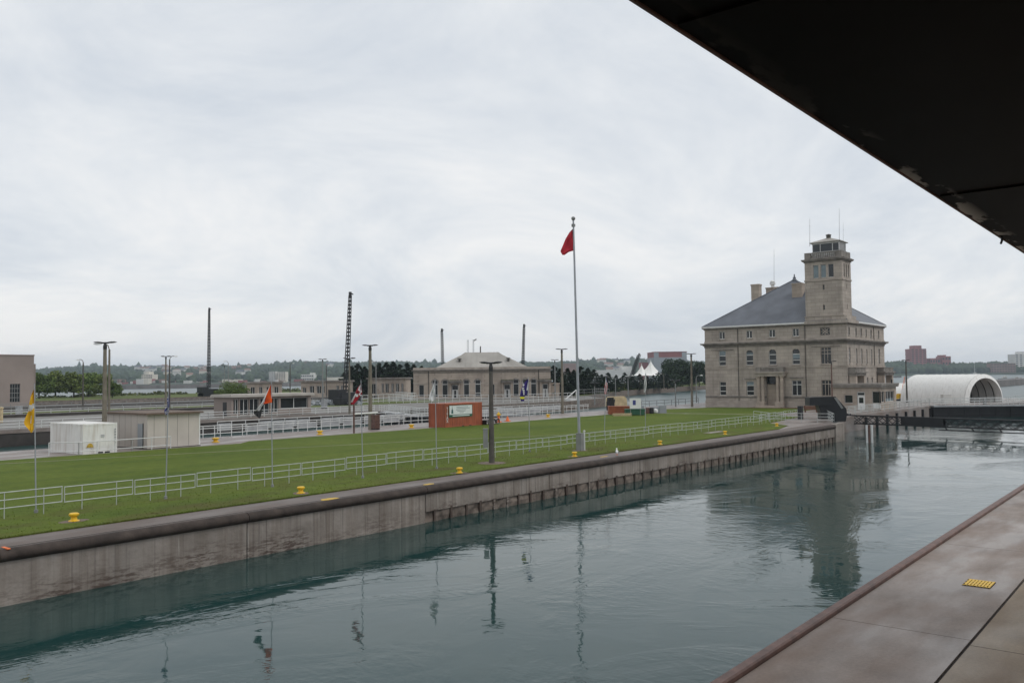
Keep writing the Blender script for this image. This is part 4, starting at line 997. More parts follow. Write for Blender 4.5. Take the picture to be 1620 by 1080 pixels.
far_l = [(262, 648, 563.5, 'twin', 'concpole', .2, 'pale twin-headed lamp pole left of the tall crane, near the river'), (268, 652, 566, -1, 'darkpole', .17, 'dark single-arm lamp pole next to the blue flag'),
         (131, 647, 571, 1, 'darkpole', .17, 'dark curved-arm lamp pole in front of the broad trees'), (40, 638, 576, -1, 'rust', .16, 'rusty lamp pole in front of the big beige building'),
         (361, 632, 573, 1, 'greypole', .17, 'grey curved-arm lamp pole right of the tall crane'), (355, 634, 578, 'twin', 'greypole', .12, 'thin grey twin-headed pole right of the tall crane'),
         (459, 627, 576, -1, 'darkpole', .2, 'dark lamp pole in front of the far white apartment blocks'), (510.5, 638, 568, 'twin', 'greypole', .2, 'grey twin-headed lamp pole in front of the flat-roofed stone house'),
         (516.5, 632, 578, -1, 'darkpole', .15, 'dark slender pole behind the flat-roofed stone house'), (553, 655, 566.5, 'twin', 'concpole', .17, 'pale twin-headed lamp pole beside the leaning crane'),
         (595, 630, 574, 1, 'greypole', .17, 'grey lamp pole in front of the dark pines'), (878.5, 632, 569, 'twin', 'greypole', .17, 'grey twin-headed pole at the right end of the arched building'),
         (941, 640, 606, 'twin', 'greypole', .12, 'small grey twin-headed lamp before the pines'), (974, 632, 598, -1, 'greypole', .12, 'small curved lamp left of its pair on the far bank'),
         (994, 632, 596, -1, 'greypole', .14, 'small curved lamp right of its pair on the far bank'), (1050.5, 616, 592, 1, 'concpole', .14, 'short pale lamp in front of the big round tree'),
         (1069, 643, 601.5, 'twin', 'greypole', .13, 'short grey twin-headed lamp on the channel edge'), (1102, 636, 596, -1, 'greypole', .14, 'curved lamp behind the twin-headed pole near the tower building')]
for px, pb, pt, k, mt, r, lb in far_l: lamp_px(px, pb, pt, lb, k, mt, r, hs=1.4)

# ------------------------------------------------------------------ flags
def flag(label, base_px, top_px, rows, mats, rule, pole_r=.03, H_extra=0, pole_mat='alu', finial=False, name='flagpole', foot=True):
    q__ = gp(*base_px); D = depth(q__); t_ = thing(name, label, 'flag pole', (q__.x, q__.y, 0)); o_ = Vector((q__.x, q__.y, 0))
    P = lambda x, y: atd(x, y, D) - o_
    top = P(*top_px); c_ = MB(); c_.tube((0, 0, -.05), top, pole_r, pole_r * .6, 10); c_.build('pole', pole_mat, t_, smooth=True)
    if foot:
        c_ = MB(); c_.tube((0, 0, -.02), (0, 0, .16), pole_r * 2.6, n=10); c_.build('pole_foot', 'greypole', t_)
    fwd = Vector((FW.x, FW.y, 0)).normalized()
    nr = 28; nc = 12; ys = [r_[0] for r_ in rows]; vs_ = []; fs_ = []; mi = []
    for i in range(nr + 1):
        y = ys[0] + (ys[-1] - ys[0]) * i / nr
        xl = np.interp(y, ys, [r_[1] for r_ in rows]); xr = np.interp(y, ys, [r_[2] for r_ in rows])
        for j in range(nc + 1):
            s_ = j / nc; p_ = P(xl + (xr - xl) * s_, y)
            wv = math.sin(s_ * 9 + i * .22) * .05 + math.sin(s_ * 4.2 - i * .35) * .05
            vs_.append(p_ + fwd * wv * (1.3 - s_))
    for i in range(nr):
        for j in range(nc):
            a = i * (nc + 1) + j; fs_.append((a, a + 1, a + nc + 2, a + nc + 1)); mi.append(rule((j + .5) / nc, (i + .5) / nr))
    m_ = MB(); m_.v = [tuple(v_) for v_ in vs_]; m_.f = fs_; m_.m = mi
    fl = m_.build('flag', [CL[k] for k in mats], t_, smooth=True, fix=False)
    if finial:
        c_ = MB(); rr = .15; c_.lathe([(rr * math.sin(k * PI / 8) + .001, -rr * math.cos(k * PI / 8)) for k in range(9)], top + Vector((0, 0, rr)), 14); c_.build('ball_finial', 'greypole', t_, smooth=True)
        c_ = MB(); c_.box(-.1, .1, -.1, .1, -.2, 0); c_.v = [(a + top.x, b + top.y, c + top.z - .25) for a, b, c in c_.v]; c_.build('truck', 'greypole', t_)
    return t_, P, fl
rows = [(361, 907, 908.2), (368, 900.5, 908.4), (378, 894.5, 908.9), (388, 890.5, 909.2), (395, 887.5, 909.5), (396.5, 886.8, 909.4), (398, 886.3, 900.5), (400, 887.5, 898), (403.5, 890, 893)]
fp, PP, _ = flag('tall steel flagpole flying a plain red flag', (917, 713), (907, 349), rows, ['red'], lambda s, t: 0, .105, finial=True, foot=False)
c = MB(); c.box(-.16, .16, -.26, .20, 0, 1.25); c.box(-.18, .18, -.28, .22, 1.25, 1.29); c.build('control_box', 'greypole', fp)
c = MB(); c.tube((.18, -.3, 0), (.18, -.3, 1.35), .06); c.lathe([(.03, 0), (.09, .05), (.08, .12), (.0, .15)], (.18, -.3, 1.35), 10); c.build('floodlight', 'whiterail', fp)
c = MB(); c.lathe([(.6, -.01), (.58, .04), (0, .045)], n=14); c.build('base_pad', 'pad', fp)
flag('slender pole with a drooping yellow and white flag', (57, 812), (54.5, 606), [(616, 53.3, 54.6), (628, 48.3, 54.8), (640, 45.5, 55), (650, 43.3, 55), (660, 41.5, 55), (668, 40.5, 55), (672, 42, 55), (678, 46, 54.5), (684, 48.5, 51)],
     ['yellow', 'white'], lambda s, t: 1 if (.40 < t + .10 * s < .53) or (.62 < t < .80 and .38 < s < .55) or (t > .8 and s > .8) else 0)
flag('slender pole with a furled blue and white striped flag', (262, 790), (266.5, 617), [(622, 265.6, 267.2), (632, 264.6, 268.0), (641, 263.8, 268.0), (646, 262.6, 267.4), (651, 261.6, 266.8), (656, 261.4, 263.8)],
     ['blue', 'white'], lambda s, t: 1 if (t < .6 and .3 < s < .62 and math.sin(t * 42) > .2) or (t >= .6 and abs(((s * 1.0 + t * 1.6) * 2.2) % 1 - .5) < .16) else 0)
flag('slender pole with an orange, white and black flag blown left', (431, 771), (429.3, 604), [(608, 427.6, 429.6), (615, 424.2, 429.9), (622, 421, 430.2), (630, 416.5, 430.4), (637, 413.5, 430.6), (638.5, 412.5, 419), (643, 409.5, 416), (648, 406.5, 414), (652, 401.5, 413.5), (656, 404, 413), (661, 409.5, 411.5)],
     ['orange', 'white', 'black', 'crimson'], lambda s, t: 2 if t > .77 or (t > .57 and s > .70) else (1 if (s < .22 and t < .57) or (t >= .57 and s <= .70) else (3 if s < .34 and .38 < t < .5 else 0)))
_, P6, f6 = flag('slender pole with a dark red flag lettered in white', (574, 757), (571, 601), [(607, 570.2, 571.8), (612, 566.5, 572), (618, 563, 572.8), (624, 561, 572.8), (628, 559.5, 568.5), (634, 556.5, 565), (639.5, 554.8, 559.5)],
     ['crimson', 'white', 'red'], lambda s, t: 1 if (t < .32 and abs(s - .42 - t * .3) < .18) or (.45 < t < .9 and s < .26) else (2 if t > .55 else 0))
c = MB()     # the white letters seen from behind, mirrored
fwn = Vector((FW.x, FW.y, 0)).normalized() * -.16
pts6 = [(569.3, 619), (570.5, 617.6), (572.2, 618.2), (572.4, 619.6), (570.8, 621.2), (569.6, 622.6), (569.9, 624.6), (571.3, 625.4), (572.3, 624.2)]
c.path([P6(*q__) + fwn for q__ in pts6], .028)
c.path([P6(*q__) + fwn for q__ in [(564.2, 623), (564.8, 627.5), (565.6, 624.5), (566.6, 627.2), (567.2, 622.6)]], .022); c.build('lettering', CL['white'], f6)
flag('slender pole with a plain white flag left of the rusty container', (691, 742), (688.3, 600), [(602, 687.4, 688.6), (610, 685.2, 688.6), (618, 682, 688.2), (626, 679.4, 687.6), (630, 678.4, 687), (634.5, 680, 686.4)], ['white', 'teal'], lambda s, t: 1 if .45 < s < .62 and .30 < t < .60 and math.sin(t * 60) > .5 else 0)
_, P8, f8 = flag('slender pole with a navy flag ending in a yellow band', (838, 715), (835.8, 596), [(600, 834, 836.4), (606, 829.2, 836), (612, 826, 835.4), (618, 824.2, 834.6), (625, 822.6, 833.8), (626.5, 822.8, 829.5), (630, 823, 829.8), (634.5, 824.2, 829)],
     ['navy', 'lemon', 'white'], lambda s, t: 1 if .77 < t < .88 else (2 if s > .84 and t < .5 else 0))
c = MB()
for k, (xa, ya, xb, yb) in enumerate([(827.2, 608, 829.6, 608.5), (828.6, 608, 828.2, 611), (826.6, 613, 829.2, 614.2), (827, 613, 827.4, 616.5), (826.6, 616.8, 829.8, 617), (829.6, 617.2, 827.2, 619.5), (827.4, 620.6, 830.2, 620.4), (828.4, 620.8, 828.8, 623.4), (827.6, 623.6, 830, 623.6)]):
    c.tube(P8(xa, ya) + fwn, P8(xb, yb) + fwn, .035, n=5)
c.build('lettering', CL['white'], f8)
flag('slender pole with a limp red and white striped flag', (956, 690), (958.6, 595), [(597, 958, 959.2), (605, 957.6, 960.8), (612, 956.4, 961.2), (618, 955.6, 960), (623.5, 956.6, 958.4)], ['red', 'white', 'blue'],
     lambda s, t: (1 if s < .6 else 2) if t < .28 else (1 if ((s * .9 - t * 1.0) * 2.8) % 1 < .5 else 0))
flag('slender pole with a limp cream and dark green flag', (1021, 680), (1021.3, 589), [(591, 1020.8, 1022), (600, 1019.8, 1022.8), (610, 1018.7, 1022.8), (617, 1018.2, 1022.2), (621, 1018.6, 1020.4)], ['white', 'olive'], lambda s, t: 1 if .42 < s - .25 * math.sin(t * 6) < .62 and t > .2 else 0)

# ------------------------------------------------------------------ containers, shed
def corr_box(L, W, H, mb, amp=.036, pitch=.28, base=.16):
    """box body with corrugated sides"""
    def side(p0, p1):
        p0, p1 = Vector(p0), Vector(p1); d = p1 - p0; Ln = d.length; d.normalize(); nn = Vector((d.y, -d.x, 0))
        n = int(Ln / pitch); pts = []
        for k in range(n):
            for f_, o_ in ((0, 0), (.35, 0), (.5, -amp), (.85, -amp)): pts.append(p0 + d * (k + f_) * Ln / n + nn * o_)
        pts.append(p1)
        for a, b_ in zip(pts[:-1], pts[1:]): mb.add([(a.x, a.y, base), (b_.x, b_.y, base), (b_.x, b_.y, H - .1), (a.x, a.y, H - .1)], [(0, 1, 2, 3)])
    side((0.06, 0.0, 0), (L - .06, 0.0, 0)); side((L, .06, 0), (L, W - .06, 0)); side((L - .06, W, 0), (.06, W, 0)); side((0, W - .06, 0), (0, .06, 0))
def container(label, loc, rz, L, W, H, mat, group=None, corr=True, name='shipping_container'):
    t_ = thing(name, label, 'container', loc, rz, group)
    m_ = MB(); corr_box(L, W, H, m_, .036 if corr else .008); m_.box(.05, L - .05, .05, W - .05, .1, .14); m_.build('side_panels', mat, t_, fix=False)
    m_ = MB(); m_.box(.0, L, .0, W, H - .06, H - .01); m_.build('roof', mat, t_)
    m_ = MB()
    for x in (-.02, L - .1):
        for y in (-.02, W - .1): m_.box(x, x + .12, y, y + .12, .0, H + .01)
    m_.build('corner_post', mat, t_)
    m_ = MB()
    for y in (-.015, W - .085): m_.box(.1, L - .1, y, y + .1, .0, .17); m_.box(.1, L - .1, y, y + .1, H - .14, H - .062)
    for x in (-.015, L - .085): m_.box(x, x + .1, .1, W - .1, .0, .17); m_.box(x, x + .1, .1, W - .1, H - .14, H - .062)
    m_.build('bottom_rail', mat, t_)
    m_ = MB()
    for x in (L * .44, L * .64): m_.box(x, x + .38, -.022, .0, .02, .13)
    m_.build('fork_pocket', 'black', t_)
    return t_
_q = gp(704.3, 676.6); OCX, OCY = _q.x, _q.y
oc = container('rusty orange shipping container with a pale banner on its side', (OCX, OCY, 0), 0, 6.06, 2.44, 2.6, 'contorange')
def sx_(px): return atv(px, 650, OCY).x - OCX
def sz_(px, py): return atv(px, py, OCY).z
s0, s1 = sx_(710.5), sx_(746); z0, z1 = sz_(727, 655.0), sz_(727, 641)
m_ = MB(); m_.box(s0 - .08, s1 + .08, -.05, -.02, z0 - .28, z1 + .05); bn = m_.build('banner_backing', 'green', oc)
m_ = MB(); m_.box(s0, s1, -.075, -.051, z0, z1); m_.build('banner', 'sign', bn)
m_ = MB(); mz = (z1 - z0)
for k, (a, b_) in enumerate([(.30, .82), (.30, .90), (.28, .74), (.34, .70), (.44, .62)]):
    zc = z1 - mz * (.16 + .16 * k); m_.box(s0 + (s1 - s0) * a, s0 + (s1 - s0) * b_, -.079, -.0751, zc - mz * .035, zc + mz * .035)
m_.build('banner_text', 'signgrey', bn)
m_ = MB(); xc = s0 + (s1 - s0) * .115; m_.prism([(xc - .16, 0), (xc + .16, 0), (xc + .12, mz * .42), (xc + .05, mz * .46), (xc, mz * .85), (xc - .05, mz * .46), (xc - .12, mz * .42)], -.003, .003)
m_.v = [(x, -.079 + z, z0 + .12 + y) for x, y, z in m_.v]; m_.build('tower_emblem', 'signgreen', bn)
m_ = MB(); m_.box(s0 + .5, s1 - .4, -.056, -.0505, z0 - .18, z0 - .08); m_.build('banner_strip', 'sign', bn)
# stencilled vertical letters
def text_obj(s, size, loc, rot, mat, par, name='lettering', extrude=.004, align='CENTER'):
    cu = bpy.data.curves.new(name, 'FONT'); cu.body = s; cu.size = size; cu.extrude = extrude; cu.align_x = align; cu.align_y = 'CENTER'
    tmp = bpy.data.objects.new(name, cu); COL.objects.link(tmp); dg = bpy.context.evaluated_depsgraph_get()
    me = bpy.data.meshes.new_from_object(tmp.evaluated_get(dg)); bpy.data.objects.remove(tmp)
    me.materials.append(MT[mat]); o_ = bpy.data.objects.new(name, me); o_.location = loc; o_.rotation_euler = rot; COL.objects.link(o_)
    if par is not None: o_.parent = par
    return o_
for k, ch in enumerate('TITAX'):
    text_obj(ch, .46, (sx_(707.2), -.042, 2.02 - .33 * k), (PI / 2, 0, 0), 'white', oc, 'stencil_letter')
wc = container('scuffed white container standing before the beige shed', (29.85, 64.9, 0), 0, 2.55, 5.4, 2.25, 'contwhite', corr=False)
q_ = atv(142, 704, 64.9); m_ = MB(); xx = q_.x - 29.85
m_.prism([(-.27, -.16), (.27, -.16), (.16, .08), (.06, .14), (-.06, .14), (-.16, .08)], -.003, .003); m_.v = [(x + xx, -.045 + z, q_.z + y) for x, y, z in m_.v]; m_.build('orange_mark', 'yellowmark', wc)
m_ = MB()
for k in range(6): m_.box(2.36, 2.46, -.042, -.036, 1.7 - k * .2, 1.82 - k * .2)
for k in range(2): m_.box(1.3, 1.3 + .3, -.042, -.036, 1.35 - k * .12, 1.40 - k * .12)
m_.build('stencil_marks', 'greyplate', wc)
m_ = MB(); m_.lathe([(.24, 0), (.24, .02), (0, .025)], n=16); o_ = m_.build('round_sign', 'white'); o_.rotation_euler = (PI / 2, 0, 0); q_ = atv(168.5, 688, 66.8); o_.location = q_; o_.parent = None
tag(o_, 'small round white disc on a post between container and shed', 'sign')
m_ = MB(); m_.tube((0, 0, -q_.z), (0, 0, 0), .03); pst = m_.build('post', 'greypole', o_); pst.rotation_euler = (-PI / 2, 0, 0); pst.location = (0, 0, -.03)
sx0, sy0 = 35.0, 65.2
sh = thing('storage_shed', 'flat-roofed beige panel shed with a side door at the walk edge', 'shed', (sx0, sy0, 0))
L_, W2, H2 = 4.55, 6.6, 2.72
m_ = MB(); m_.box(0, L_, 0, W2, .06, H2); m_.build('wall', 'beige', sh)
m_ = MB()
for x in np.linspace(.55, L_ - .02, 5): m_.box(x, x + .018, -.006, .0, .1, H2)
for y in np.linspace(1.6, W2 - .2, 6): m_.box(-.006, 0, y, y + .02, .1, H2)
m_.build('panel_seam', 'darkpole', sh)
m_ = MB(); m_.box(-.014, 0.0, .72, 1.5, .1, 2.0); dr = m_.build('door', 'greywall', sh); m_ = MB(); m_.box(-.02, -.0145, .58, .715, .08, 2.04); m_.build('door_gap', 'black', dr)
m_ = MB(); m_.box(-.25, L_ + .18, -.3, W2 + .2, H2, H2 + .10); m_.box(-.2, L_ + .13, -.25, W2 + .15, H2 + .10, H2 + .14); m_.build('roof', 'pad', sh)
m_ = MB(); m_.box(L_ - .08, L_ + .02, -.02, .08, .05, H2); m_.build('corner_trim', 'white', sh)
m_ = MB(); m_.box(-.05, L_ + .05, -.05, W2 + .05, -.02, .06); m_.build('floor_frame', 'darkpole', sh)
# hand cart, hydrant stand, cone
q_ = gp(773, 672); t_ = thing('wheeled_cart', 'small black wheeled cart beside the rusty container', 'cart', (q_.x, q_.y, 0), .1)
for x in (.2, 1.1, 1.9):
    m_ = MB()
    for k in range(14):
        a, a2 = 2 * PI * k / 14, 2 * PI * (k + 1) / 14; m_.tube((x + .3 * math.cos(a), 0, .32 + .3 * math.sin(a)), (x + .3 * math.cos(a2), 0, .32 + .3 * math.sin(a2)), .06, n=6)
    m_.tube((x, -.1, .32), (x, .5, .32), .04); m_.build('wheel', 'black', t_)
m_ = MB(); m_.box(-.3, 2.3, .1, .9, .45, .55); m_.box(-.3, -.2, .1, .9, 0, .5); m_.box(1.0, 1.3, .1, .4, .55, .75, 1); m_.build('bed', ['black', 'yellow'], t_)
q_ = gp(789, 667.5); t_ = thing('hydrant_stand', 'orange stand with a yellow top next to a traffic cone', 'stand', (q_.x, q_.y, 0))
MB().lathe([(.38, 0), (.36, .08), (.13, .12), (.12, .72), (.18, .76)], n=12).build('base', 'orangepaint', t_)
m_ = MB(); m_.lathe([(.14, .76), (.22, .82), (.22, 1.0), (.1, 1.1), (.06, 1.22)], n=12); m_.tube((-.36, 0, .9), (.36, 0, .9), .07); m_.build('head', 'yellow', t_)
q_ = gp(803, 666); t_ = thing('traffic_cone', 'orange traffic cone lying low beside the white railing', 'cone', (q_.x, q_.y, 0))
MB().box(-.3, .3, -.3, .3, 0, .06).build('base', 'orangepaint', t_); MB().lathe([(.24, .06), (.05, .62), (.0, .63)], n=12).build('cone_body', 'orangepaint', t_)
# heap by the channel: crates, bin, sign, tarp
def boxthing(name, label, cat, px, py, L, W, H, mat, rz=0, z=0, extra=None):
    q__ = gp(px, py); t__ = thing(name, label, cat, (q__.x, q__.y, z), rz)
    m__ = MB(); m__.box(-L / 2, L / 2, -W / 2, W / 2, .12, H); m__.box(-L / 2 - .05, L / 2 + .05, -W / 2 - .05, W / 2 + .05, H, H + .06)
    for k in (-1, 0, 1): m__.box(k * L * .35 - .06, k * L * .35 + .06, -W / 2 - .04, W / 2 + .04, .1, H)
    m__.build('body', mat, t__); m__ = MB()
    for sx_2 in (-1, 1): m__.box(sx_2 * L * .4 - .06, sx_2 * L * .4 + .06, -W / 2, W / 2, 0, .12)
    m__.build('skid', 'black', t__); return t__
boxthing('work_skip', 'rust-red open skip in the heap beside the channel', 'skip', 979, 656, 2.9, 1.6, 1.15, 'woodred', -.9)
boxthing('crate', 'orange wooden crate right of the red skip', 'crate', 990, 655.5, 1.0, 1.0, .8, 'orangepaint', -.8)
boxthing('bin', 'dark green bin below the white sign', 'bin', 1004, 657, 2.6, 1.3, .85, 'green', -.9)
q_ = gp(975, 650); m_ = MB(); m_.prism([(-1.6, 0), (1.6, 0), (1.5, 1.2), (1.2, 1.5), (-1.2, 1.45), (-1.55, 1.1)], -.9, .9); m_.v = [(x, z, y) for x, y, z in m_.v]; o_ = m_.build('tarp_bundle', 'tan', loc=(q_.x, q_.y, .75)); o_.rotation_euler = (0, 0, -.9); tag(o_, 'tan tarpaulin bundle stacked behind the red skip', 'bundle')
m_ = MB(); m_.box(-1.2, 1.2, -.8, .8, 0, .75); o_ = m_.build('pallet_stack', 'bark', loc=(q_.x, q_.y, 0)); o_.rotation_euler = (0, 0, -.9); tag(o_, 'dark pallet stack under the tan bundle', 'pallets')
q_ = gp(1008, 658); t_ = thing('notice_sign', 'white board with a blue emblem above the green bin', 'sign', (q_.x + .6, q_.y + .6, 0), -.9)
MB().box(-.75, .75, -.03, .03, 1.0, 2.35).build('board', 'white', t_); MB().box(-.35, .05, -.036, -.031, 1.45, 2.1).build('emblem', CL['blue'], t_)
m_ = MB(); m_.box(-.7, -.62, -.02, .05, 0, 1.0); m_.box(.62, .7, -.02, .05, 0, 1.0); m_.build('leg', 'greypole', t_)
q_ = gp(1036, 655); m_ = MB()
for k in range(5): m_.box(-2.6 + k * 1.05, -1.6 + k * 1.05, -.45, .45, 0, .9 + .25 * math.sin(k * 2.1))
o_ = m_.build('concrete_blocks', 'greywall', loc=(q_.x + 1.5, q_.y + 2, 0)); o_.rotation_euler = (0, 0, -.9); tag(o_, 'row of grey concrete blocks right of the white sign', 'blocks')
q_ = gp(1017, 654); m_ = MB()
for k in range(7): a = random.uniform(-.4, .4); m_.tube((-1.3 + .1 * k, random.uniform(-.4, .4), .1 + .08 * k), (1.2 - .1 * k, random.uniform(-.4, .4), .15 + .08 * k), .09, mi=k % 2)
o_ = m_.build('pipe_pile', ['orangepaint', 'white'], loc=(q_.x, q_.y, 0)); o_.rotation_euler = (0, 0, -.9); tag(o_, 'low pile of orange and white pipes beside the green bin', 'pipes')
q_ = gp(1037, 654); m_ = MB(); m_.lathe([(.05, 0), (.3, .12), (.38, .35), (.3, .6), (.05, .72)], n=12); o_ = m_.build('mooring_buoy', 'white', smooth=True, loc=(q_.x, q_.y, 0)); tag(o_, 'round white buoy at the lawn corner', 'buoy')
q_ = gp(966, 652); m_ = MB(); m_.box(-.5, .5, -.4, .4, .3, 1.6); m_.box(-.4, .4, -.35, .35, 1.6, 2.2); m_.tube((-.4, 0, 0), (-.4, 0, 1.9), .12); m_.tube((.5, 0, .3), (1.2, 0, 1.9), .1); o_ = m_.build('winch_frame', 'black', loc=(q_.x, q_.y, 0)); tag(o_, 'dark winch frame left of the tan bundle', 'winch')

random.seed(17)
CLUT = [('plank_stack', 'stack of pale planks before the red skip', 'planks', 984, 658, 'tan'), ('steel_drum', 'blue-grey drum between the orange crate and the green bin', 'drum', 996, 657, 'greywall'), ('fuel_can', 'small red drum beside the dark winch frame', 'drum', 972, 655.5, 'woodred'), ('steel_drum', 'rusty drum right of the pipe pile', 'drum', 1025, 654.5, 'rust'), ('steel_drum', 'dark drum next to the white buoy', 'drum', 1031, 654.5, 'black')]
for nm, lb, ct, px, py, mt in CLUT:
    q_ = gp(px, py)
    if nm == 'plank_stack':
        m_ = MB()
        for k in range(9): yy = -.3 + (k % 3) * .22; m_.box(-1.2 + random.uniform(-.15, .15), 1.2 + random.uniform(-.15, .15), yy, yy + .19, .02 + (k // 3) * .12, .12 + (k // 3) * .12)
    else: m_ = MB(); m_.lathe([(.28, 0), (.30, .03), (.30, .28), (.31, .30), (.30, .32), (.30, .58), (.31, .60), (.30, .62), (.30, .86), (.28, .88), (.0, .87)], n=14)
    o_ = m_.build(nm, mt, loc=(q_.x, q_.y, 0)); o_.rotation_euler = (0, 0, -.9); tag(o_, lb, ct)

# ------------------------------------------------------------------ gull on the coping
q_ = gp(976, 720.5); t_ = thing('gull', 'white and grey gull standing on the coping', 'gull', (q_.x, q_.y, .02), .6)
def ell(mb, c_, r, n=12, m=8, tilt=0):
    vs_ = []; fs_ = []
    for i in range(m + 1):
        th = PI * i / m
        for j in range(n):
            ph = 2 * PI * j / n; x, y, z = -math.cos(th) * r[0], math.sin(th) * math.cos(ph) * r[1], math.sin(th) * math.sin(ph) * r[2]
            vs_.append((c_[0] + x * math.cos(tilt) - z * math.sin(tilt), c_[1] + y, c_[2] + x * math.sin(tilt) + z * math.cos(tilt)))
    for i in range(m):
        for j in range(n): fs_.append((i * n + j, i * n + (j + 1) % n, (i + 1) * n + (j + 1) % n, (i + 1) * n + j))
    mb.add(vs_, fs_)
m_ = MB(); ell(m_, (0, 0, .24), (.24, .10, .11), tilt=.15); ell(m_, (.2, 0, .34), (.09, .05, .10), tilt=.8); ell(m_, (.26, 0, .43), (.075, .055, .055)); ell(m_, (-.27, 0, .2), (.13, .045, .02), tilt=.1)
m_.build('body', 'white', t_, smooth=True)
m_ = MB(); ell(m_, (-.06, .09, .26), (.25, .025, .07), tilt=.1); ell(m_, (-.06, -.09, .26), (.25, .025, .07), tilt=.1); m_.build('wing', 'greywall', t_, smooth=True)
m_ = MB(); m_.tube((.32, 0, .43), (.39, 0, .41), .014, .004); m_.build('beak', 'yellow', t_)
for y in (-.04, .04): m_ = MB(); m_.tube((0, y, 0), (0, y, .15), .01); m_.tube((-.01, y, .004), (.06, y, .004), .012); m_.build('leg', 'orangepaint', t_)

# ------------------------------------------------------------------ white arched tents on the pier
def arch_tent(label, p0, p1, H, length, ribs=9):
    a, b_ = Vector((*p0, 0)), Vector((*p1, 0)); d = b_ - a; Wd = d.length; rz = math.atan2(d.y, d.x); t_ = thing('arched_tent', label, 'tent', (*p0, 0), rz)
    n = 26; prof = []
    for i in range(n + 1):
        th = PI * i / n; prof.append((Wd / 2 - Wd / 2 * math.cos(th) * (1), H * max(0.0, math.sin(th)) ** .9))
    m_ = MB(); vs_ = []; fs_ = []; nl = 20
    for k in range(nl + 1):
        sag = .0 if k % 2 == 0 else -.05
        for x, z in prof: vs_.append((x + (Wd / 2 - x) * (-sag) / Wd, k / nl * length, max(z + sag * (z > .2), 0)))
    for k in range(nl):
        for i in range(n): q__ = k * (n + 1) + i; fs_.append((q__, q__ + 1, q__ + n + 2, q__ + n + 1))
    m_.add(vs_, fs_); o2 = len(vs_)
    m_.build('membrane', 'tentwhite', t_, smooth=True, fix=False)
    m_ = MB(); vs_ = []; k_ = .86        # rounded front band
    for x, z in prof: vs_.append((x, -.05, z)); 
    for x, z in prof: vs_.append((Wd / 2 + (x - Wd / 2) * k_, -.45, z * k_))
    for x, z in prof: vs_.append((Wd / 2 + (x - Wd / 2) * k_, .8, z * k_))
    fs_ = []
    for i in range(n): fs_ += [(i, i + 1, n + 1 + i + 1, n + 1 + i), (n + 1 + i, n + 2 + i, 2 * n + 3 + i, 2 * n + 2 + i)]
    m_.add(vs_, fs_); m_.build('front_rim', 'tentwhite', t_, smooth=True, fix=False)
    m_ = MB(); 
    pts_ = [(Wd / 2 + (x - Wd / 2) * .995, z * .995) for x, z in prof]
    m_.add([(x, length - .05, z) for x, z in pts_], [tuple(range(n + 1))]); m_.build('back_wall', 'contwhite', t_, fix=False)
    m_ = MB()
    for k in range(1, ribs):
        y_ = k * length / ribs; pr = [(Wd / 2 + (x - Wd / 2) * .97, y_, z * .97) for x, z in prof]; m_.path(pr, .07, 5)
    m_.build('rib', 'darkpole', t_)
    return t_
p0 = gp(1526, 637.2)
arch_tent('large white arched storage tent open at its right end', (p0.x, p0.y), (p0.x + 9.9 * .894, p0.y - 9.9 * .448), 5.0, 13.5)
q0 = gp(1424, 633.5); arch_tent('lower white arched tent half hidden behind the lock office', (q0.x, q0.y), (q0.x + 7, q0.y - 6.2), 3.3, 9)
# things on the pier
q_ = gp(1424.5, 634); t_ = thing('compressor', 'small yellow machine with a raised pole before the white tent', 'machine', (q_.x, q_.y, 0), -.6)
m_ = MB(); m_.box(-.8, .8, -.5, .5, .35, 1.25); m_.box(-.5, .3, -.4, .4, 1.25, 1.4); m_.build('body', 'yellow', t_); m_ = MB(); 
for x in (-.5, .5): m_.tube((x, -.55, .28), (x, .55, .28), .28)
m_.build('wheel', 'black', t_)
m_ = MB(); m_.tube((.2, 0, 1.3), (1.3, .2, 4.6), .04); m_.tube((.8, 0, 1.3), (1.35, .2, 4.6), .03); m_.build('mast', 'orangepaint', t_)
q_ = gp(1511, 636); t_ = thing('channel_marker', 'red and green board on the pier before the tent', 'marker', (q_.x, q_.y, 0), -.9)
MB().prism([(-.55, 1.3), (.1, 1.3), (-.1, .7), (-.2, .7)], -.05, .05).build('red_half', CL['red'], t_); MB().prism([(.1, 1.3), (.45, 1.3), (.05, .7), (-.1, .7)], -.05, .05).build('green_half', 'green', t_)
for c_ in children(t_): c_.data.transform(Matrix.Rotation(PI / 2, 4, 'X'))
m_ = MB(); m_.box(-.9, .9, -.3, .3, 0, .4); m_.tube((0, 0, .3), (0, 0, .75), .06); m_.build('base', 'greywall', t_)
q_ = gp(1558, 639); m_ = MB(); m_.lathe([(.28, 0), (.26, .5), (.34, .55), (.3, .8), (.05, .85)], n=12); o_ = m_.build('mooring_post', 'black', smooth=True, loc=(q_.x, q_.y, 0)); tag(o_, 'short black mooring post on the far gate right of the tent', 'bollard')
q_ = gp(1497, 637); boxthing('pier_cabinet', 'pale cabinet at the tent mouth', 'cabinet', 1497, 638, 1.4, 1.0, 1.5, 'palewall', -.9)
rail_run('pier_rail', 'thin galvanised railing along the pier before the white tent', 'railing', [(157.5, 34.2), (159, 29.4), (168, 26.6), (189, 26.2)], (.55, 1.1), 2.2, .03, 'galv')
rail_run('pier_rail', 'low railing between the lock office and the white tent', 'railing', [(150, 40), (158, 36.5), (160, 33)], (.35, .7, 1.05), 2.2, .03, 'galv')
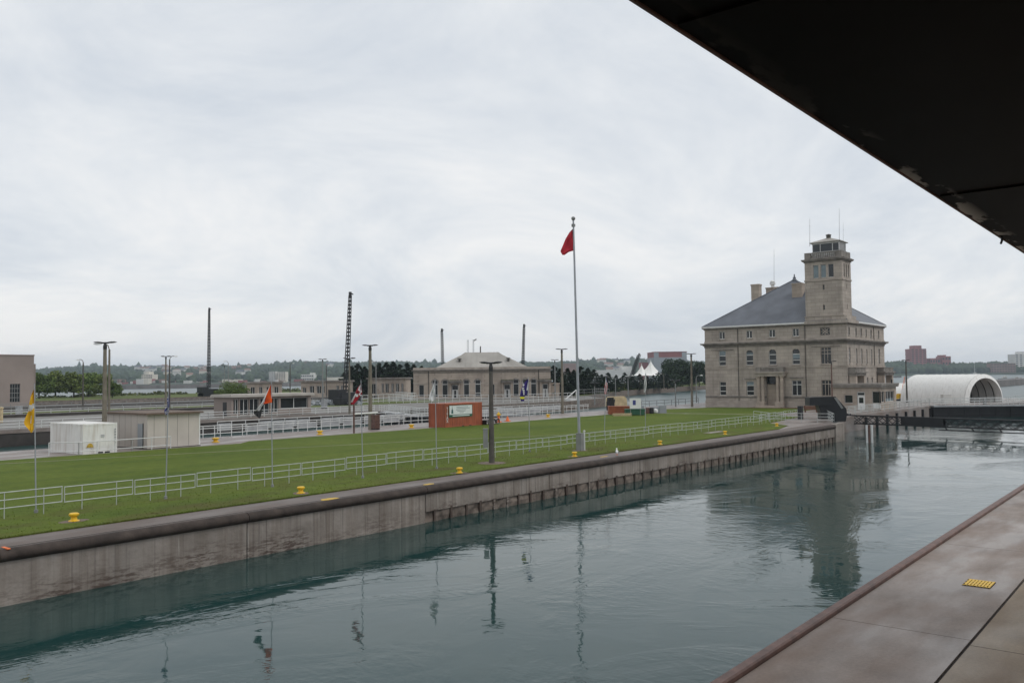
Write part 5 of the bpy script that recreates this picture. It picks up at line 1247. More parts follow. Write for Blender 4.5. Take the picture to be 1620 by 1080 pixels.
# fender pipes at the end of the lock wall
m_ = MB()
for k, px in enumerate((1371, 1374.5, 1379)): q__ = gp(px, 672); m_.tube((q__.x, q__.y, -2.5), (q__.x, q__.y, .0), .12, mi=k % 2)
o_ = m_.build('guide_pipes', ['whiterail', 'rust'], loc=(0, 0, 0)); tag(o_, 'cluster of pale guide pipes hanging at the end of the lock wall', 'pipes')
m_ = MB()
for k in range(8): x = 116 + k * 4.8; m_.box(x, x + .35, 34.3, 34.6, -4, -.35)
o_ = m_.build('fender_timbers', 'black'); tag(o_, 'dark timber fenders on the recessed wall behind the truss boom', 'fender')

# ------------------------------------------------------------------ trees
def leaf_cloud(n, cen, rad, size, mb, shell=.5, flat=.7):
    for _ in range(n):
        while True:
            p_ = np.random.uniform(-1, 1, 3); r_ = np.linalg.norm(p_)
            if shell < r_ <= 1: break
        c_ = np.array(cen) + p_ * np.array(rad); a = np.random.randn(3); a /= np.linalg.norm(a); b_ = np.cross(a, np.random.randn(3)); b_ /= np.linalg.norm(b_)
        s_ = size * random.uniform(.6, 1.4); mb.add([c_ + a * s_, c_ + b_ * s_ * .7, c_ - a * s_, c_ - b_ * s_ * .7], [(0, 1, 2, 3)])
def broad_tree(name, label, loc, H, R, mat, group, dens=1.0, seed=0):
    random.seed(seed); np.random.seed(seed); t_ = thing(name, label, 'tree', loc, 0, group); c_ = MB(); tr_ = MB(); th = H * .24
    tr_.tube((0, 0, -.2), (0, 0, th), .035 * H, .022 * H, 8); nb = 20
    for k in range(nb):
        a = 2 * PI * k * .618; rr = R * random.uniform(.25, .78); z = H * random.uniform(.26, .88); rr *= min(1.1, 1.15 - .9 * (z / H - .5)); p_ = (rr * math.cos(a), rr * math.sin(a), z)
        tr_.tube((0, 0, th * random.uniform(.7, 1)), p_, .012 * H, .004 * H, 5); q__ = R * random.uniform(.30, .46)
        leaf_cloud(int(170 * dens), p_, (q__, q__, q__ * .72), .035 * H * 1.0, c_, .35)
    leaf_cloud(int(260 * dens), (0, 0, H * .72), (R * .5, R * .5, H * .26), .036 * H, c_, .3)
    tr_.build('trunk', 'bark', t_); c_.build('crown', mat, t_, fix=False); return t_
def conifer(name, label, loc, H, R, mat, group, seed=0):
    random.seed(seed); np.random.seed(seed); t_ = thing(name, label, 'tree', loc, 0, group); c_ = MB(); tr_ = MB()
    tr_.tube((0, 0, -.2), (0, 0, H * .95), .022 * H, .004 * H, 7); n = 22
    for k in range(n):
        f_ = k / (n - 1); z = H * (.10 + .88 * f_); rr = R * (1 - f_ ** 1.5) ** .8 + .12
        for j in range(max(4, int(11 * (1 - f_)) + 3)):
            a = random.uniform(0, 2 * PI); L2 = rr * random.uniform(.6, 1.1); tip = (L2 * math.cos(a), L2 * math.sin(a), z - .16 * L2)
            if random.random() < .3: tr_.tube((0, 0, z), tip, .02, .008, 4)
            for s_ in range(13):
                q__ = random.uniform(.25, 1.0); p_ = np.array(tip) * q__ + np.array((0, 0, z)) * (1 - q__) * np.array((0, 0, 1)); p_[2] = z - .16 * L2 * q__ + random.uniform(-.12, .12)
                a2 = np.random.randn(3); a2[2] *= .4; a2 /= np.linalg.norm(a2); b2 = np.cross(a2, np.random.randn(3)); b2 /= np.linalg.norm(b2); w_ = .034 * H * random.uniform(.6, 1.3)
                c_.add([p_ + a2 * w_, p_ + b2 * w_ * .55, p_ - a2 * w_, p_ - b2 * w_ * .55], [(0, 1, 2, 3)])
    tr_.build('trunk', 'bark', t_); c_.build('crown', mat, t_, fix=False); return t_
def place(proto, kids, px, py_top, D, H0, label, base=None, rz=0, xs=1.0):
    q__ = atd(px, 600, D); z = atd(px, py_top, D).z; s_ = z / H0; return dup(proto, (q__.x, q__.y, 0), rz, label, scale=(s_ * xs, s_ * xs, s_), kids=kids)
# broad trees by the beige building
BT = [(62, 588, 285, 'leafy green tree at the corner of the beige building'), (88, 585, 300, 'tall spreading tree second from the beige building'), (117, 587, 292, 'pale green tree in the middle of the broad clump'),
      (140, 588, 306, 'dark-based tree behind the curved-arm lamp'), (163, 590, 288, 'leafy tree behind the tall twin lamp poles'), (178, 603, 280, 'low leafy tree at the right end of the broad clump')]
kids_b = None
for i, (px, pt, D, lb) in enumerate(BT):
    q_ = atd(px, 600, D)
    if i < 2:
        t0 = broad_tree('broadleaf_tree', lb, (q_.x, q_.y, 0), 10, 5.0, ('leaf', 'leaf2')[i], 'broad trees by the beige building', 1.0, 20 + i); z = atd(px, pt, D).z / 10; t0.scale = (z * 1.05,) * 2 + (z,); kb = children(t0)
        if i == 0: pa, ka = t0, kb
        else: pb_, kb_ = t0, kb
    else: place(*((pa, ka) if i % 2 else (pb_, kb_)), px, pt, D, 10, lb, rz=i * 1.3, xs=(.9, 1.2, 1.0, 1.3, .85, 1.1)[i])
random.seed(3); np.random.seed(3)
cp1 = conifer('pine_tree', 'dark conifer at the left end of the clump, behind the crane', (0, 0, 0), 11, 3.2, 'conifer', 'dark conifers behind the arched building', 31)
cp2 = conifer('pine_tree', 'dark broad conifer of the clump left of the arched building', (0, 0, 0), 11, 3.8, 'conifer', 'dark conifers behind the arched building', 32)
k1, k2 = children(cp1), children(cp2)
CONI = [(545, 590, 235), (556, 580, 240), (566, 576, 262), (577, 581, 258), (588, 578, 268), (600, 575, 262), (611, 574, 270), (622, 573, 262), (633, 577, 268), (644, 575, 275), (655, 577, 270), (667, 580, 285),
        (876, 579, 230), (886, 584, 238), (898, 583, 245), (908, 586, 250), (919, 580, 250), (930, 583, 258), (940, 585, 262), (952, 593, 270), (962, 590, 275), (975, 594, 300), (988, 590, 310), (1001, 593, 330), (1012, 592, 325), (1023, 595, 335), (1034, 594, 345), (1046, 592, 350), (1056, 592, 340)]
used1 = used2 = False
for i, (px, pt, D) in enumerate(CONI):
    lb = 'dark conifer in the clump left of the arched building' if px < 700 else 'dark conifer in the row beyond the channel right of the arched building'
    gr = 'dark conifers left of the arched building' if px < 700 else 'dark conifers beyond the channel'
    q_ = atd(px, 600, D); s_ = atd(px, pt - 1, D).z / 11
    pr, kk = (cp1, k1) if i % 2 else (cp2, k2)
    if i == 0: cp2.location = (q_.x, q_.y, 0); cp2.scale = (s_ * 1.6, s_ * 1.6, s_); cp2['label'] = lb; cp2['group'] = gr
    elif i == 1: cp1.location = (q_.x, q_.y, 0); cp1.scale = (s_ * 1.6, s_ * 1.6, s_); cp1['label'] = lb; cp1['group'] = gr
    else: dup(pr, (q_.x, q_.y, 0), i * .7, lb, gr, (s_ * 1.75, s_ * 1.75, s_), kids=kk)
q_ = atd(1070, 600, 395); bg_t = broad_tree('broadleaf_tree', 'big round dark tree right of the white peaked tent', (q_.x, q_.y, 0), atd(1070, 569, 395).z, 8.6, 'leafdark', 'dark round trees beyond the channel', 1.5, 41); kb3 = children(bg_t); Hb = atd(1070, 569, 395).z
q_ = atd(1106, 600, 400)
dup(bg_t, (q_.x, q_.y, 0), 2.0, 'dark round tree partly hidden by the tower building', scale=(.72, .72, .9), kids=kb3)
q_ = atd(1090, 600, 410); dup(bg_t, (q_.x, q_.y, 0), 4.0, 'dark tree between the big round one and the tower building', scale=(.62, .62, .72), kids=kb3)
q_ = gp(366, 634); t0 = broad_tree('bush', 'bright green bush right of the tall crane', (q_.x, q_.y, 0), 4.6, 4.2, 'leaf', None, .8, 51); t0['category'] = 'bush'
q_ = gp(386, 632); t1 = broad_tree('bush', 'dark low bush beside the ruined stone house', (q_.x, q_.y, 0), 3.4, 1.8, 'leafdark', None, .6, 52); t1['category'] = 'bush'
# scrub along shore and bank
random.seed(9); np.random.seed(9); sc_ = MB()
for i in range(130):
    x = random.uniform(40, 260); y = 318 + random.uniform(-10, 8) + (x - 150) * .12; h = random.uniform(.3, .9); leaf_cloud(26, (x, y, h * .5), (2.4, 2.4, h), .5, sc_, .2)
for i in range(150):
    t = random.random(); x = 205 + t * 240; y = 140 + (x - 205) * .31 + random.uniform(2, 26); h = random.uniform(.5, 1.8); leaf_cloud(22, (x, y, h * .5), (2.0, 2.0, h), .4, sc_, .2)
for i in range(50):
    x = random.uniform(195, 300); y = 136 + (x - 195) * .34 + random.uniform(1, 12); h = random.uniform(.4, 1.5); leaf_cloud(18, (x, y, h * .5), (1.2, 1.2, h), .3, sc_, .2)
o = sc_.build('shore_scrub', 'shrub', fix=False); tag(o, 'low green scrub along the river shore and channel bank', 'scrub', kind='stuff')
# torn soil edge of the far grass strip
random.seed(13); so_m = MB()
for i in range(60):
    x = random.uniform(45, 150); so_m.add([(x - random.uniform(.6, 2), 151.2, .02), (x + random.uniform(.6, 2), 151.2, .02), (x + random.uniform(.2, 1), 152.3, .3), (x - random.uniform(.2, 1), 152.3, .22), (x, 154, .05)], [(0, 1, 2, 3), (3, 2, 4)])
o = so_m.build('soil_clods', 'dirt', fix=False); tag(o, 'dark torn soil along the edge of the far grass strip', 'soil', kind='stuff')

# ------------------------------------------------------------------ cranes
def crane(label, px, pyb, pxt, pyt, D=None, w0=1.5, w1=.7, base=True):
    q__ = gp(px, pyb) if D is None else atd(px, 600, D); q__.z = 0; D = depth(q__); t_ = thing('lattice_crane', label, 'crane', (q__.x, q__.y, 0), -.9)
    t_.rotation_euler = (0, 0, 0); top = atd(pxt, pyt, D) - q__; zb = 1.8
    ch = MB(); lt = MB(); b0_ = Vector((0, 0, zb)); n = 26
    def corner(f_, k):
        w_ = (w0 * (1 - f_) + w1 * f_) / 2 if f_ > .06 else w0 / 2 * (.4 + f_ * 10); c_ = b0_.lerp(top, f_); sx2, sy2 = ((-1, -1), (1, -1), (1, 1), (-1, 1))[k]; return c_ + Vector((sx2 * w_ * .8, sy2 * w_ * .8, 0))
    for k in range(4):
        ch = MB()
        for i in range(n): ch.tube(corner(i / n, k), corner((i + 1) / n, k), .085, n=5)
        ch.build('boom_chord', 'black', t_)
    for i in range(n):
        for k in range(4):
            a, b_ = corner(i / n, k), corner((i + 1) / n, (k + 1) % 4); lt.tube(a, b_, .065, n=4); lt.tube(corner(i / n, (k + 1) % 4), corner((i + 1) / n, k), .065, n=4)
    lt.build('boom_lattice', 'black', t_)
    m2 = MB(); d_ = (top - b0_).normalized(); m2.box(-.22, .22, -.22, .22, -.4, .7); m2.v = [(v_[0] + top.x, v_[1] + top.y, v_[2] + top.z) for v_ in m2.v]; m2.tube(top + Vector((0, 0, .5)), top + Vector((.45, -.45, .15)), .12); m2.build('boom_head', 'black', t_)
    if base:
        m2 = MB(); m2.box(-2.6, 2.6, -1.7, 1.7, 1.0, 2.6); m2.box(-3.3, -1.2, -1.6, 1.6, 1.2, 3.2); m2.build('cab', 'black', t_)
        for y_ in (-1.9, 1.2): m2 = MB(); m2.extr([(y_, .1), (y_ + .7, .1), (y_ + .7, 1.0), (y_, 1.0)], -2.9, 2.9); m2.build('track', 'black', t_)
    return t_
crane('tall upright black lattice crane beside the river', 330, 627, 331, 490, w0=1.15, w1=.5)
crane('black lattice crane leaning slightly right before the pines', 547, 640, 554, 467, w0=1.05, w1=.5)
crane('black crane boom rising behind the left of the arched building', 701, 600, 699, 523, 285, .95, .6)
crane('black crane boom rising behind the right of the arched building', 826, 600, 829, 516, 285, .95, .6)
q_ = atd(997, 600, 300); crane('short dark boom angled up left of the white peaked tent', 995, 600, 1011, 561, 400, 1.6, 1.5, False)
q_ = atd(745, 600, 330); t_ = thing('radio_mast', 'pale twin lattice radio mast behind the arched building roof', 'mast', (q_.x, q_.y, 0)); zt = atd(745, 537, 330).z
for sg in (-1, 1):
    m_ = MB()
    for k in range(3):
        a = 2 * PI * k / 3; m_.tube((sg * .9 + .35 * math.cos(a), -sg * .9 + .35 * math.sin(a), 0), (sg * .7 + .3 * math.cos(a), -sg * .7 + .3 * math.sin(a), zt), .05, n=4)
    for i in range(22):
        z = zt * i / 22; m_.tube((sg * .8 - .35, -sg * .8, z), (sg * .8 + .35, -sg * .8, z + zt / 22), .04, n=4); m_.tube((sg * .8 + .35, -sg * .8, z), (sg * .8 - .35, -sg * .8, z + zt / 22), .04, n=4)
    m_.build('mast_leg', 'alu', t_)
m_ = MB(); m_.tube((.9, -.9, zt - .4), (1.6, -1.6, zt + .2), .25); m_.build('dish', 'greypole', t_)

# ------------------------------------------------------------------ small buildings across the locks
def flat_house(label, c0, c1, dep, H, mat, wins, name='stone_house', roof='cornice'):
    a, b_ = Vector((*c0, 0)), Vector((*c1, 0)); d = b_ - a; L = d.length; t_ = thing(name, label, 'building', (*c0, 0), math.atan2(d.y, d.x))
    hs_ = [(L * s0, L * s1, H * z0, H * z1) for s0, s1, z0, z1 in wins]; m_ = MB(); facade(m_, (0, 0, 0), (1, 0, 0), (0, -1, 0), L, H, hs_, .3)
    for (p_, q__) in (((L, 0), (L, dep)), ((L, dep), (0, dep)), ((0, dep), (0, 0))): m_.add([(*p_, 0), (*q__, 0), (*q__, H), (*p_, H)], [(0, 1, 2, 3)])
    m_.build('wall', mat, t_, fix=False)
    for h in hs_: window(t_, (0, 0, 0), (1, 0, 0), (0, -1, 0), h, .28, vbars=(.5,), fr=.07)
    m_ = MB(); m_.box(-.4, L + .4, -.5, dep + .4, H, H + .3); m_.box(-.3, L + .3, -.4, dep + .3, H + .3, H + .42); m_.build('roof', roof, t_); return t_
P2 = lambda px, py: tuple(gp(px, py))[:2]
flat_house('flat-roofed stone lock house with dark windows and its wall part open', P2(476, 632), P2(546, 631.5), 6, 4.6, 'stone2', [(.04, .12, .05, .7), (.20, .30, .35, .78), (.36, .46, .35, .78), (.49, .54, .35, .78), (.80, .86, .35, .8), (.90, .96, .35, .8)])
flat_house('stone lock house with five dark openings before the pines', P2(582, 628.5), P2(642, 628), 6, 5.2, 'stone2', [(.10, .2, .2, .75), (.36, .42, .25, .75), (.46, .55, .25, .75), (.62, .68, .25, .75), (.74, .82, .25, .75), (.88, .94, .25, .75)])
flat_house('stone lock house half hidden by the orange flag', P2(391, 632), P2(446, 631), 6, 4.4, 'stone2', [(.10, .22, .3, .78), (.34, .44, .3, .78), (.55, .68, .3, .78), (.78, .9, .3, .78)])
# control hut with dark windows on the far lock wall
fhut = flat_house('low control hut with a wide flat roof and dark windows across the lock', (atv(366, 650, 112.5).x, 112.5), (atv(492, 650, 112.5).x, 112.5), 4.6, atv(420, 627, 112.5).z, 'hall', [(.025, .085, .12, .9), (.10, .205, .05, .9), (.215, .33, .05, .9), (.345, .46, .05, .9), (.48, .57, .12, .9), (.60, .96, .3, .9)], 'control_hut', 'hutroof')  # last, widest pane is added dark for the roof overhang's shade on plain wall
MB().box(-.03, 0, 1.2, 2.2, .05, 2.1).build('door', 'black', fhut)
# large beige hall at the left edge
lb0, lb1 = 52.0, 84.5
lbh = thing('power_hall', 'large windowless beige hall at the left edge beyond the locks', 'building', (lb0, 208, 0)); Lh = lb1 - lb0; Hh = atu(30, 562, 84).z
zt = atv(30, 562.5, 208).z; w0_ = atv(16, 605, 208).x - lb0; w1_ = atv(32, 605, 208).x - lb0; zw0, zw1 = atv(24, 636, 208).z, atv(24, 607, 208).z
m_ = MB(); facade(m_, (0, 0, 0), (1, 0, 0), (0, -1, 0), Lh, zt, [(w0_, w1_, zw0, zw1)], .3); m_.add([(Lh, 0, 0), (Lh, 30, 0), (Lh, 30, zt), (Lh, 0, zt)], [(0, 1, 2, 3)]); m_.add([(0, 0, zt), (Lh, 0, zt), (Lh, 30, zt), (0, 30, zt)], [(0, 1, 2, 3)]); m_.build('wall', 'hall', lbh, fix=False)
window(lbh, (0, 0, 0), (1, 0, 0), (0, -1, 0), (w0_, w1_, zw0, zw1), .25, bars=(.25, .5, .75), vbars=(.25, .5, .75), fr=.08, fmat='greypole')
m_ = MB(); m_.box(-.1, Lh + .1, -.12, 30, zt, zt + .25); m_.build('parapet', 'hall', lbh); m_ = MB(); m_.box(Lh, Lh + 1.2, 2, 30, 0, zt - 1.8); m_.build('annex', 'hall', lbh)
m_ = MB(); m_.lathe([(6.0, 0), (4.5, .5), (0, .7)], (Lh * .62, 10, zt), 20); m_.build('roof_dome', 'hall', lbh)

# white peaked tent beyond the channel
tD = 470; t_ = thing('peaked_tent', 'white tent with two tall peaks among the dark trees', 'tent', tuple(Vector((*atd(1020, 600, tD)[:2], 0))))
m_ = MB(); o_ = t_.location.copy(); NU, NV = 40, 16; pk_ = [(1015, 576.5), (1029.5, 570.5)]
def tent_y(px):
    best = 1e9; 
    for (cx_, cy_), k in zip(pk_, (7.5, 8.5)):
        d_ = abs(px - cx_); best = min(best, cy_ + 15 * (1 - math.exp(-d_ / k)) + d_ * .40)
    return best
vs_ = []; fs_ = []; fwd = Vector((FW.x, FW.y, 0)).normalized()
for i in range(NU + 1):
    px = 1002 + 39 * i / NU
    for j in range(NV + 1):
        s_ = (j / NV - .5) * 2; yy = tent_y(px); y_ = yy + (594 - yy) * (1 - math.exp(-abs(s_) * 2.2)) / (1 - math.exp(-2.2)); vs_.append(atd(px, y_, tD) - o_ + fwd * s_ * 9)
for i in range(NU):
    for j in range(NV): a = i * (NV + 1) + j; fs_.append((a, a + NV + 1, a + NV + 2, a + 1))
m_.add(vs_, fs_); m_.build('canopy', 'tentwhite', t_, smooth=True, fix=False)
m_ = MB()
for cx_, cy_ in pk_: top = atd(cx_, cy_, tD) - o_; m_.tube((top.x, top.y, 0), (top.x, top.y, top.z + .6), .2)
m_.build('mast', 'whiterail', t_)

# ------------------------------------------------------------------ far shore: terrain, woods, town
HX = [-260, 60, 130, 200, 330, 420, 480, 560, 640, 740, 900, 960, 1060, 1110, 1250, 1385, 1400, 1440, 1510, 1580, 1620, 1900]
HY = [585, 586, 580.5, 581, 582, 578, 574, 575, 574, 576, 574, 570, 570, 574, 575, 575, 574.5, 572.5, 576.5, 574, 574, 575]
def yh(px): return VPY + ROLL * (VPX - px)
def shoreD(px): return float(np.interp(px, [-300, 200, 900, 1150, 1350, 1900], [1420, 1461, 1500, 1600, 1950, 2000]))
def peakD(px): return float(np.interp(px, [-300, 1150, 1350, 1400, 1900], [3200, 3200, 2600, 2120, 2150]))
FH = Vector((FW.x, FW.y, 0)).normalized(); 
def colpt(px, D):
    d = sight(px, yh(px)); d = Vector((d.x, d.y, 0)); d *= D / d.dot(FH); return d
def ground_z(px, D):
    s_, p_ = shoreD(px), peakD(px); Hp = EYE + (yh(px) - np.interp(px, HX, HY)) * p_ / F - (9 if px < 1380 else 12)
    if D < s_: return WZ - 3
    if D < s_ + 30: return WZ - 3 + (D - s_) / 30 * 4.8
    t = min(1, (D - s_ - 30) / (p_ - s_ - 30)); k = t * t * (3 - 2 * t) if px < 1300 else t
    if D > p_: return Hp - (D - p_) * .012
    return 1.8 + (Hp - 1.8) * k
pxs = np.arange(-260, 1901, 6.0); nD = 34; vs_ = []; fs_ = []
for px in pxs:
    s_, p_ = shoreD(px), peakD(px)
    for k in range(nD):
        f_ = k / (nD - 1); D = s_ - 5 + (p_ + 700 - s_) * f_ ** 1.3; q__ = colpt(px, D); vs_.append((q__.x, q__.y, ground_z(px, D) + (random.uniform(-1.5, 1.5) if k > 4 else 0)))
for i in range(len(pxs) - 1):
    for k in range(nD - 1): a = i * nD + k; fs_.append((a, a + nD, a + nD + 1, a + 1))
m_ = MB(); m_.add(vs_, fs_); tag(m_.build('hills', 'hillground', smooth=True, fix=False), kind='structure')
# woods as one mass of crowns
bm = bmesh.new(); bmesh.ops.create_icosphere(bm, subdivisions=1, radius=1); IV = np.array([v.co[:] for v in bm.verts]); IF = np.array([[v.index for v in f.verts] for f in bm.faces]); bm.free()
rng = np.random.RandomState(4); V = []; Fc = []; off = 0
def crown(px, D, r, hgt):
    global off
    q__ = colpt(px, D); z = ground_z(px, D); v = IV * (1 + rng.uniform(-.25, .25, (len(IV), 1))) * np.array([r, r, hgt]) + np.array([q__.x, q__.y, z + hgt * .55]); V.append(v); Fc.append(IF + off); off += len(v)
for i in range(6500):
    px = rng.uniform(-60, 1180); s_, p_ = shoreD(px), peakD(px); f_ = rng.rand() ** .8; D = s_ + 215 + (p_ + 60 - s_ - 215) * f_; crown(px, D, rng.uniform(5, 11), rng.uniform(5, 10))
for i in range(900):
    px = rng.uniform(-60, 1180); crown(px, peakD(px) + rng.uniform(-80, 40), rng.uniform(6, 13), rng.uniform(6, 11) * (1.7 if rng.rand() < .08 else 1))
for i in range(420):
    px = rng.uniform(-60, 1180)
    if any(a < px < b for a, b in ((221, 244), (422, 455), (473, 499), (513, 551))): continue
    crown(px, shoreD(px) + rng.uniform(60, 170), rng.uniform(2.5, 5), rng.uniform(2.5, 5))
for i in range(2600):
    px = rng.uniform(1380, 1720); s_, p_ = shoreD(px), peakD(px); D = s_ + 45 + (p_ + 60 - s_ - 45) * rng.rand(); crown(px, D, rng.uniform(5, 10), rng.uniform(6, 11))
V = np.concatenate(V); Fc = np.concatenate(Fc)
me = bpy.data.meshes.new('far_woods'); me.vertices.add(len(V)); me.vertices.foreach_set('co', V.ravel()); me.loops.add(Fc.size); me.loops.foreach_set('vertex_index', Fc.ravel().astype(np.int32))
me.polygons.add(len(Fc)); me.polygons.foreach_set('loop_start', np.arange(0, Fc.size, 3, dtype=np.int32)); me.update(calc_edges=True); me.materials.append(MT['farleaf'])
o = bpy.data.objects.new('far_woods', me); COL.objects.link(o); tag(o, 'hazy wooded hills on the far shore', 'woods', kind='stuff')

def far_block(name, label, cat, px0, px1, pyt, D, mat, dep=18, group=None, strips=0, floors=0, roofbox=None, pyb=None):
    c_ = (px0 + px1) / 2; q__ = colpt(c_, D); gz = ground_z(c_, D); W = (px1 - px0) / F * D; zt = EYE + (yh(c_) - pyt) / F * D; Hb_ = zt - gz
    zb = -3 if pyb is None else EYE + (yh(c_) - pyb) / F * D - gz
    t_ = thing(name, label, cat, (q__.x, q__.y, gz), math.atan2(_rt.y, _rt.x), group)
    m_ = MB(); m_.box(-W / 2, W / 2, 0, dep, min(zb, -1), Hb_); m_.build('wall', mat, t_)
    if floors:
        n2 = max(2, strips); hh = Hb_ / floors * .45; ww = W / n2 * .62; wd0 = None
        for k in range(floors):
            for j in range(n2):
                if wd0 is None: wd = wd0 = MB().box(0, ww, -.15, 0, -hh / 2, hh / 2).build('window', 'glass', t_)
                else: wd = wd0.copy(); COL.objects.link(wd)
                wd.location = (-W / 2 + W * (j + .18) / n2, 0, Hb_ * (k + .5) / floors)
    if roofbox:
        m_ = MB(); m_.box(-W / 2 + W * roofbox[0], -W / 2 + W * roofbox[1], 2, dep - 2, Hb_, Hb_ + roofbox[2]); m_.build('roof_plant', mat, t_)
    return t_
def gable_house(label, px, pyt, D, W, mat, roof, group, name='house'):
    q__ = colpt(px, D); gz = ground_z(px, D); t_ = thing(name, label, 'house', (q__.x, q__.y, gz), math.atan2(_rt.y, _rt.x) + random.uniform(-.4, .4), group); H = W * .55
    m_ = MB(); m_.box(-W / 2, W / 2, 0, W * .7, -3, H); m_.build('wall', mat, t_)
    m_ = MB(); y0, y1, rr = -.5, W * .7 + .5, H + W * .3; m_.add([(-W / 2 - .4, y0, H), (W / 2 + .4, y0, H), (W / 2 + .4, y1, H), (-W / 2 - .4, y1, H), (-W / 2 - .4, (y0 + y1) / 2, rr), (W / 2 + .4, (y0 + y1) / 2, rr)], [(0, 1, 5, 4), (2, 3, 4, 5), (0, 4, 3), (1, 2, 5), (0, 3, 2, 1)]); m_.build('roof', roof, t_)
    return t_
far_block('far_apartments', 'slim pale twin-striped apartment tower on the far shore', 'building', 425.5, 435.5, 587.5, 1570, 'palewall', 20, floors=9, strips=3)
far_block('far_apartments', 'broad cream apartment block right of its slim neighbour on the far shore', 'building', 437.5, 451.5, 588, 1565, 'cream', 20, floors=8, strips=4)
far_block('far_hotel', 'stepped cream building with a roof tower on the far shore', 'building', 224, 241, 592, 1555, 'cream', 24, roofbox=(.35, .65, 5), floors=4, strips=6)
far_block('far_hall', 'long white low building on the far wooded slope', 'building', 476, 496, 592, 1600, 'palewall', 24, floors=2, strips=7, roofbox=(.7, .95, 3))
far_block('far_hall', 'long buff shed on the far shore left of the pines', 'building', 517, 548, 596.5, 1575, 'cream', 30)
far_block('far_hall', 'low white building just right of the broad trees', 'building', 174, 189, 606, 1500, 'palewall', 20)
far_block('far_hall', 'white flat warehouse behind the right-hand pines', 'building', 941, 992, 585, 1500, 'palewall', 40)
far_block('far_hall', 'taller white block beside the dark angled boom', 'building', 985, 1000, 579, 1520, 'palewall', 40)
far_block('far_hall', 'dull red hall behind the right-hand pines near the flagpole', 'building', 893, 913, 574.5, 1700, 'brown', 40)
bbg = far_block('mill_building', 'huge grey mill with a maroon upper storey behind the round tree', 'building', 1035, 1087, 565, 1250, 'greywall', 60)
q_ = colpt(1061, 1249.5); zt = EYE + (yh(1061) - 556) / F * 1250 - ground_z(1061, 1250); z0_ = EYE + (yh(1061) - 565) / F * 1250 - ground_z(1061, 1250); Wm = 52 / F * 1250
m_ = MB(); m_.box(-Wm / 2, Wm / 2, 0, 60, z0_, zt - .6); m_.box(-Wm / 2 - .6, Wm / 2 + .6, -.6, 60.6, zt - .6, zt); m_.build('upper_storey', 'brick', bbg); m_ = MB(); m_.box(-Wm / 2, -Wm / 2 + 7, -.3, 0, z0_ - .1, zt - 1); m_.box(Wm / 2 - 7, Wm / 2, -.3, 0, z0_ - .1, zt - 1); m_.build('corner_bay', 'greywall', bbg)
far_block('church', 'small dark red roofed building left of the mill', 'building', 1014, 1026, 573, 1300, 'brick', 20)
far_block('brick_tower', 'tall red brick apartment tower on the far right shore', 'building', 1442, 1466.5, 551.5, 2080, 'brick', 30, floors=10, strips=4, roofbox=(.25, .72, 8.0))
far_block('brick_block', 'low red brick block right of the brick tower', 'building', 1472, 1492, 566.5, 2090, 'brick', 30, floors=2, strips=5)
far_block('brick_block', 'stepped red brick block with a raised end right of the brick tower', 'building', 1491, 1505, 563.5, 2085, 'brick', 30, floors=3, strips=3, roofbox=(.1, .5, 3.5))
far_block('far_apartments', 'brown apartment row near the right edge of the far shore', 'building', 1568, 1607, 574.5, 2010, 'brown', 18, floors=4, strips=9)
far_block('far_apartments', 'white apartment tower at the right edge of the far shore', 'building', 1606.5, 1632, 560, 2030, 'palewall', 30, floors=9, strips=4, roofbox=(.45, 1.0, 6))
random.seed(21)
for i in range(52):
    px = random.choice([random.uniform(180, 260), random.uniform(270, 470), random.uniform(340, 555)]); D = random.uniform(1495, 1560); wd_ = random.uniform(3, 12)
    mt = random.choice(['brown', 'brown', 'cream', 'palewall', 'brick']); nm = {'brown': 'brown brick', 'cream': 'cream', 'palewall': 'white', 'brick': 'red brick'}[mt]
    far_block('shop_row', 'small %s building in the waterfront row of the far town' % nm, 'building', px - wd_ / 2, px + wd_ / 2, random.uniform(599, 604.5), D, mt, 14, 'small %s waterfront buildings of the far town' % nm)
for i in range(46):
    px = random.choice([random.uniform(180, 560), random.uniform(930, 1000), random.uniform(210, 330)]); s_, p_ = shoreD(px), peakD(px); D = s_ + (p_ - s_) * random.uniform(.15, .85) - 60
    mt = random.choice(['palewall', 'palewall', 'cream', 'brown']); nm = {'palewall': 'white', 'cream': 'cream', 'brown': 'brown'}[mt]
    h_ = gable_house('small %s house among the trees of the far hillside' % nm, px, 0, D, random.uniform(9, 18), mt, random.choice(['slate', 'brown', 'lead']), '%s houses on the far hillside' % nm); h_.location.z += 7

# breakwaters, boats
def wall_path(name, label, pts, z1, w_, mat='greyplate'):
    m_ = MB()
    for a, b_ in zip(pts[:-1], pts[1:]):
        d = Vector((b_[0] - a[0], b_[1] - a[1], 0)).normalized(); n_ = Vector((-d.y, d.x, 0)) * w_
        m_.add([(a[0], a[1], -4), (b_[0], b_[1], -4), (b_[0] + n_.x, b_[1] + n_.y, -4), (a[0] + n_.x, a[1] + n_.y, -4), (a[0], a[1], z1), (b_[0], b_[1], z1), (b_[0] + n_.x, b_[1] + n_.y, z1), (a[0] + n_.x, a[1] + n_.y, z1)],
               [(0, 3, 2, 1), (4, 5, 6, 7), (0, 1, 5, 4), (1, 2, 6, 5), (2, 3, 7, 6), (3, 0, 4, 7)])
    o_ = m_.build(name, mat); tag(o_, label, 'breakwater'); return o_
MT['bw'] = M('breakwater_stone', (.17, .16, .155), .85, .3, .2)
wall_path('breakwater', 'long grey breakwater across the river on the left', [tuple(colpt(-200, 760)), tuple(colpt(200, 775)), tuple(colpt(420, 860)), tuple(colpt(640, 1250))], 1.6, 8, 'bw')
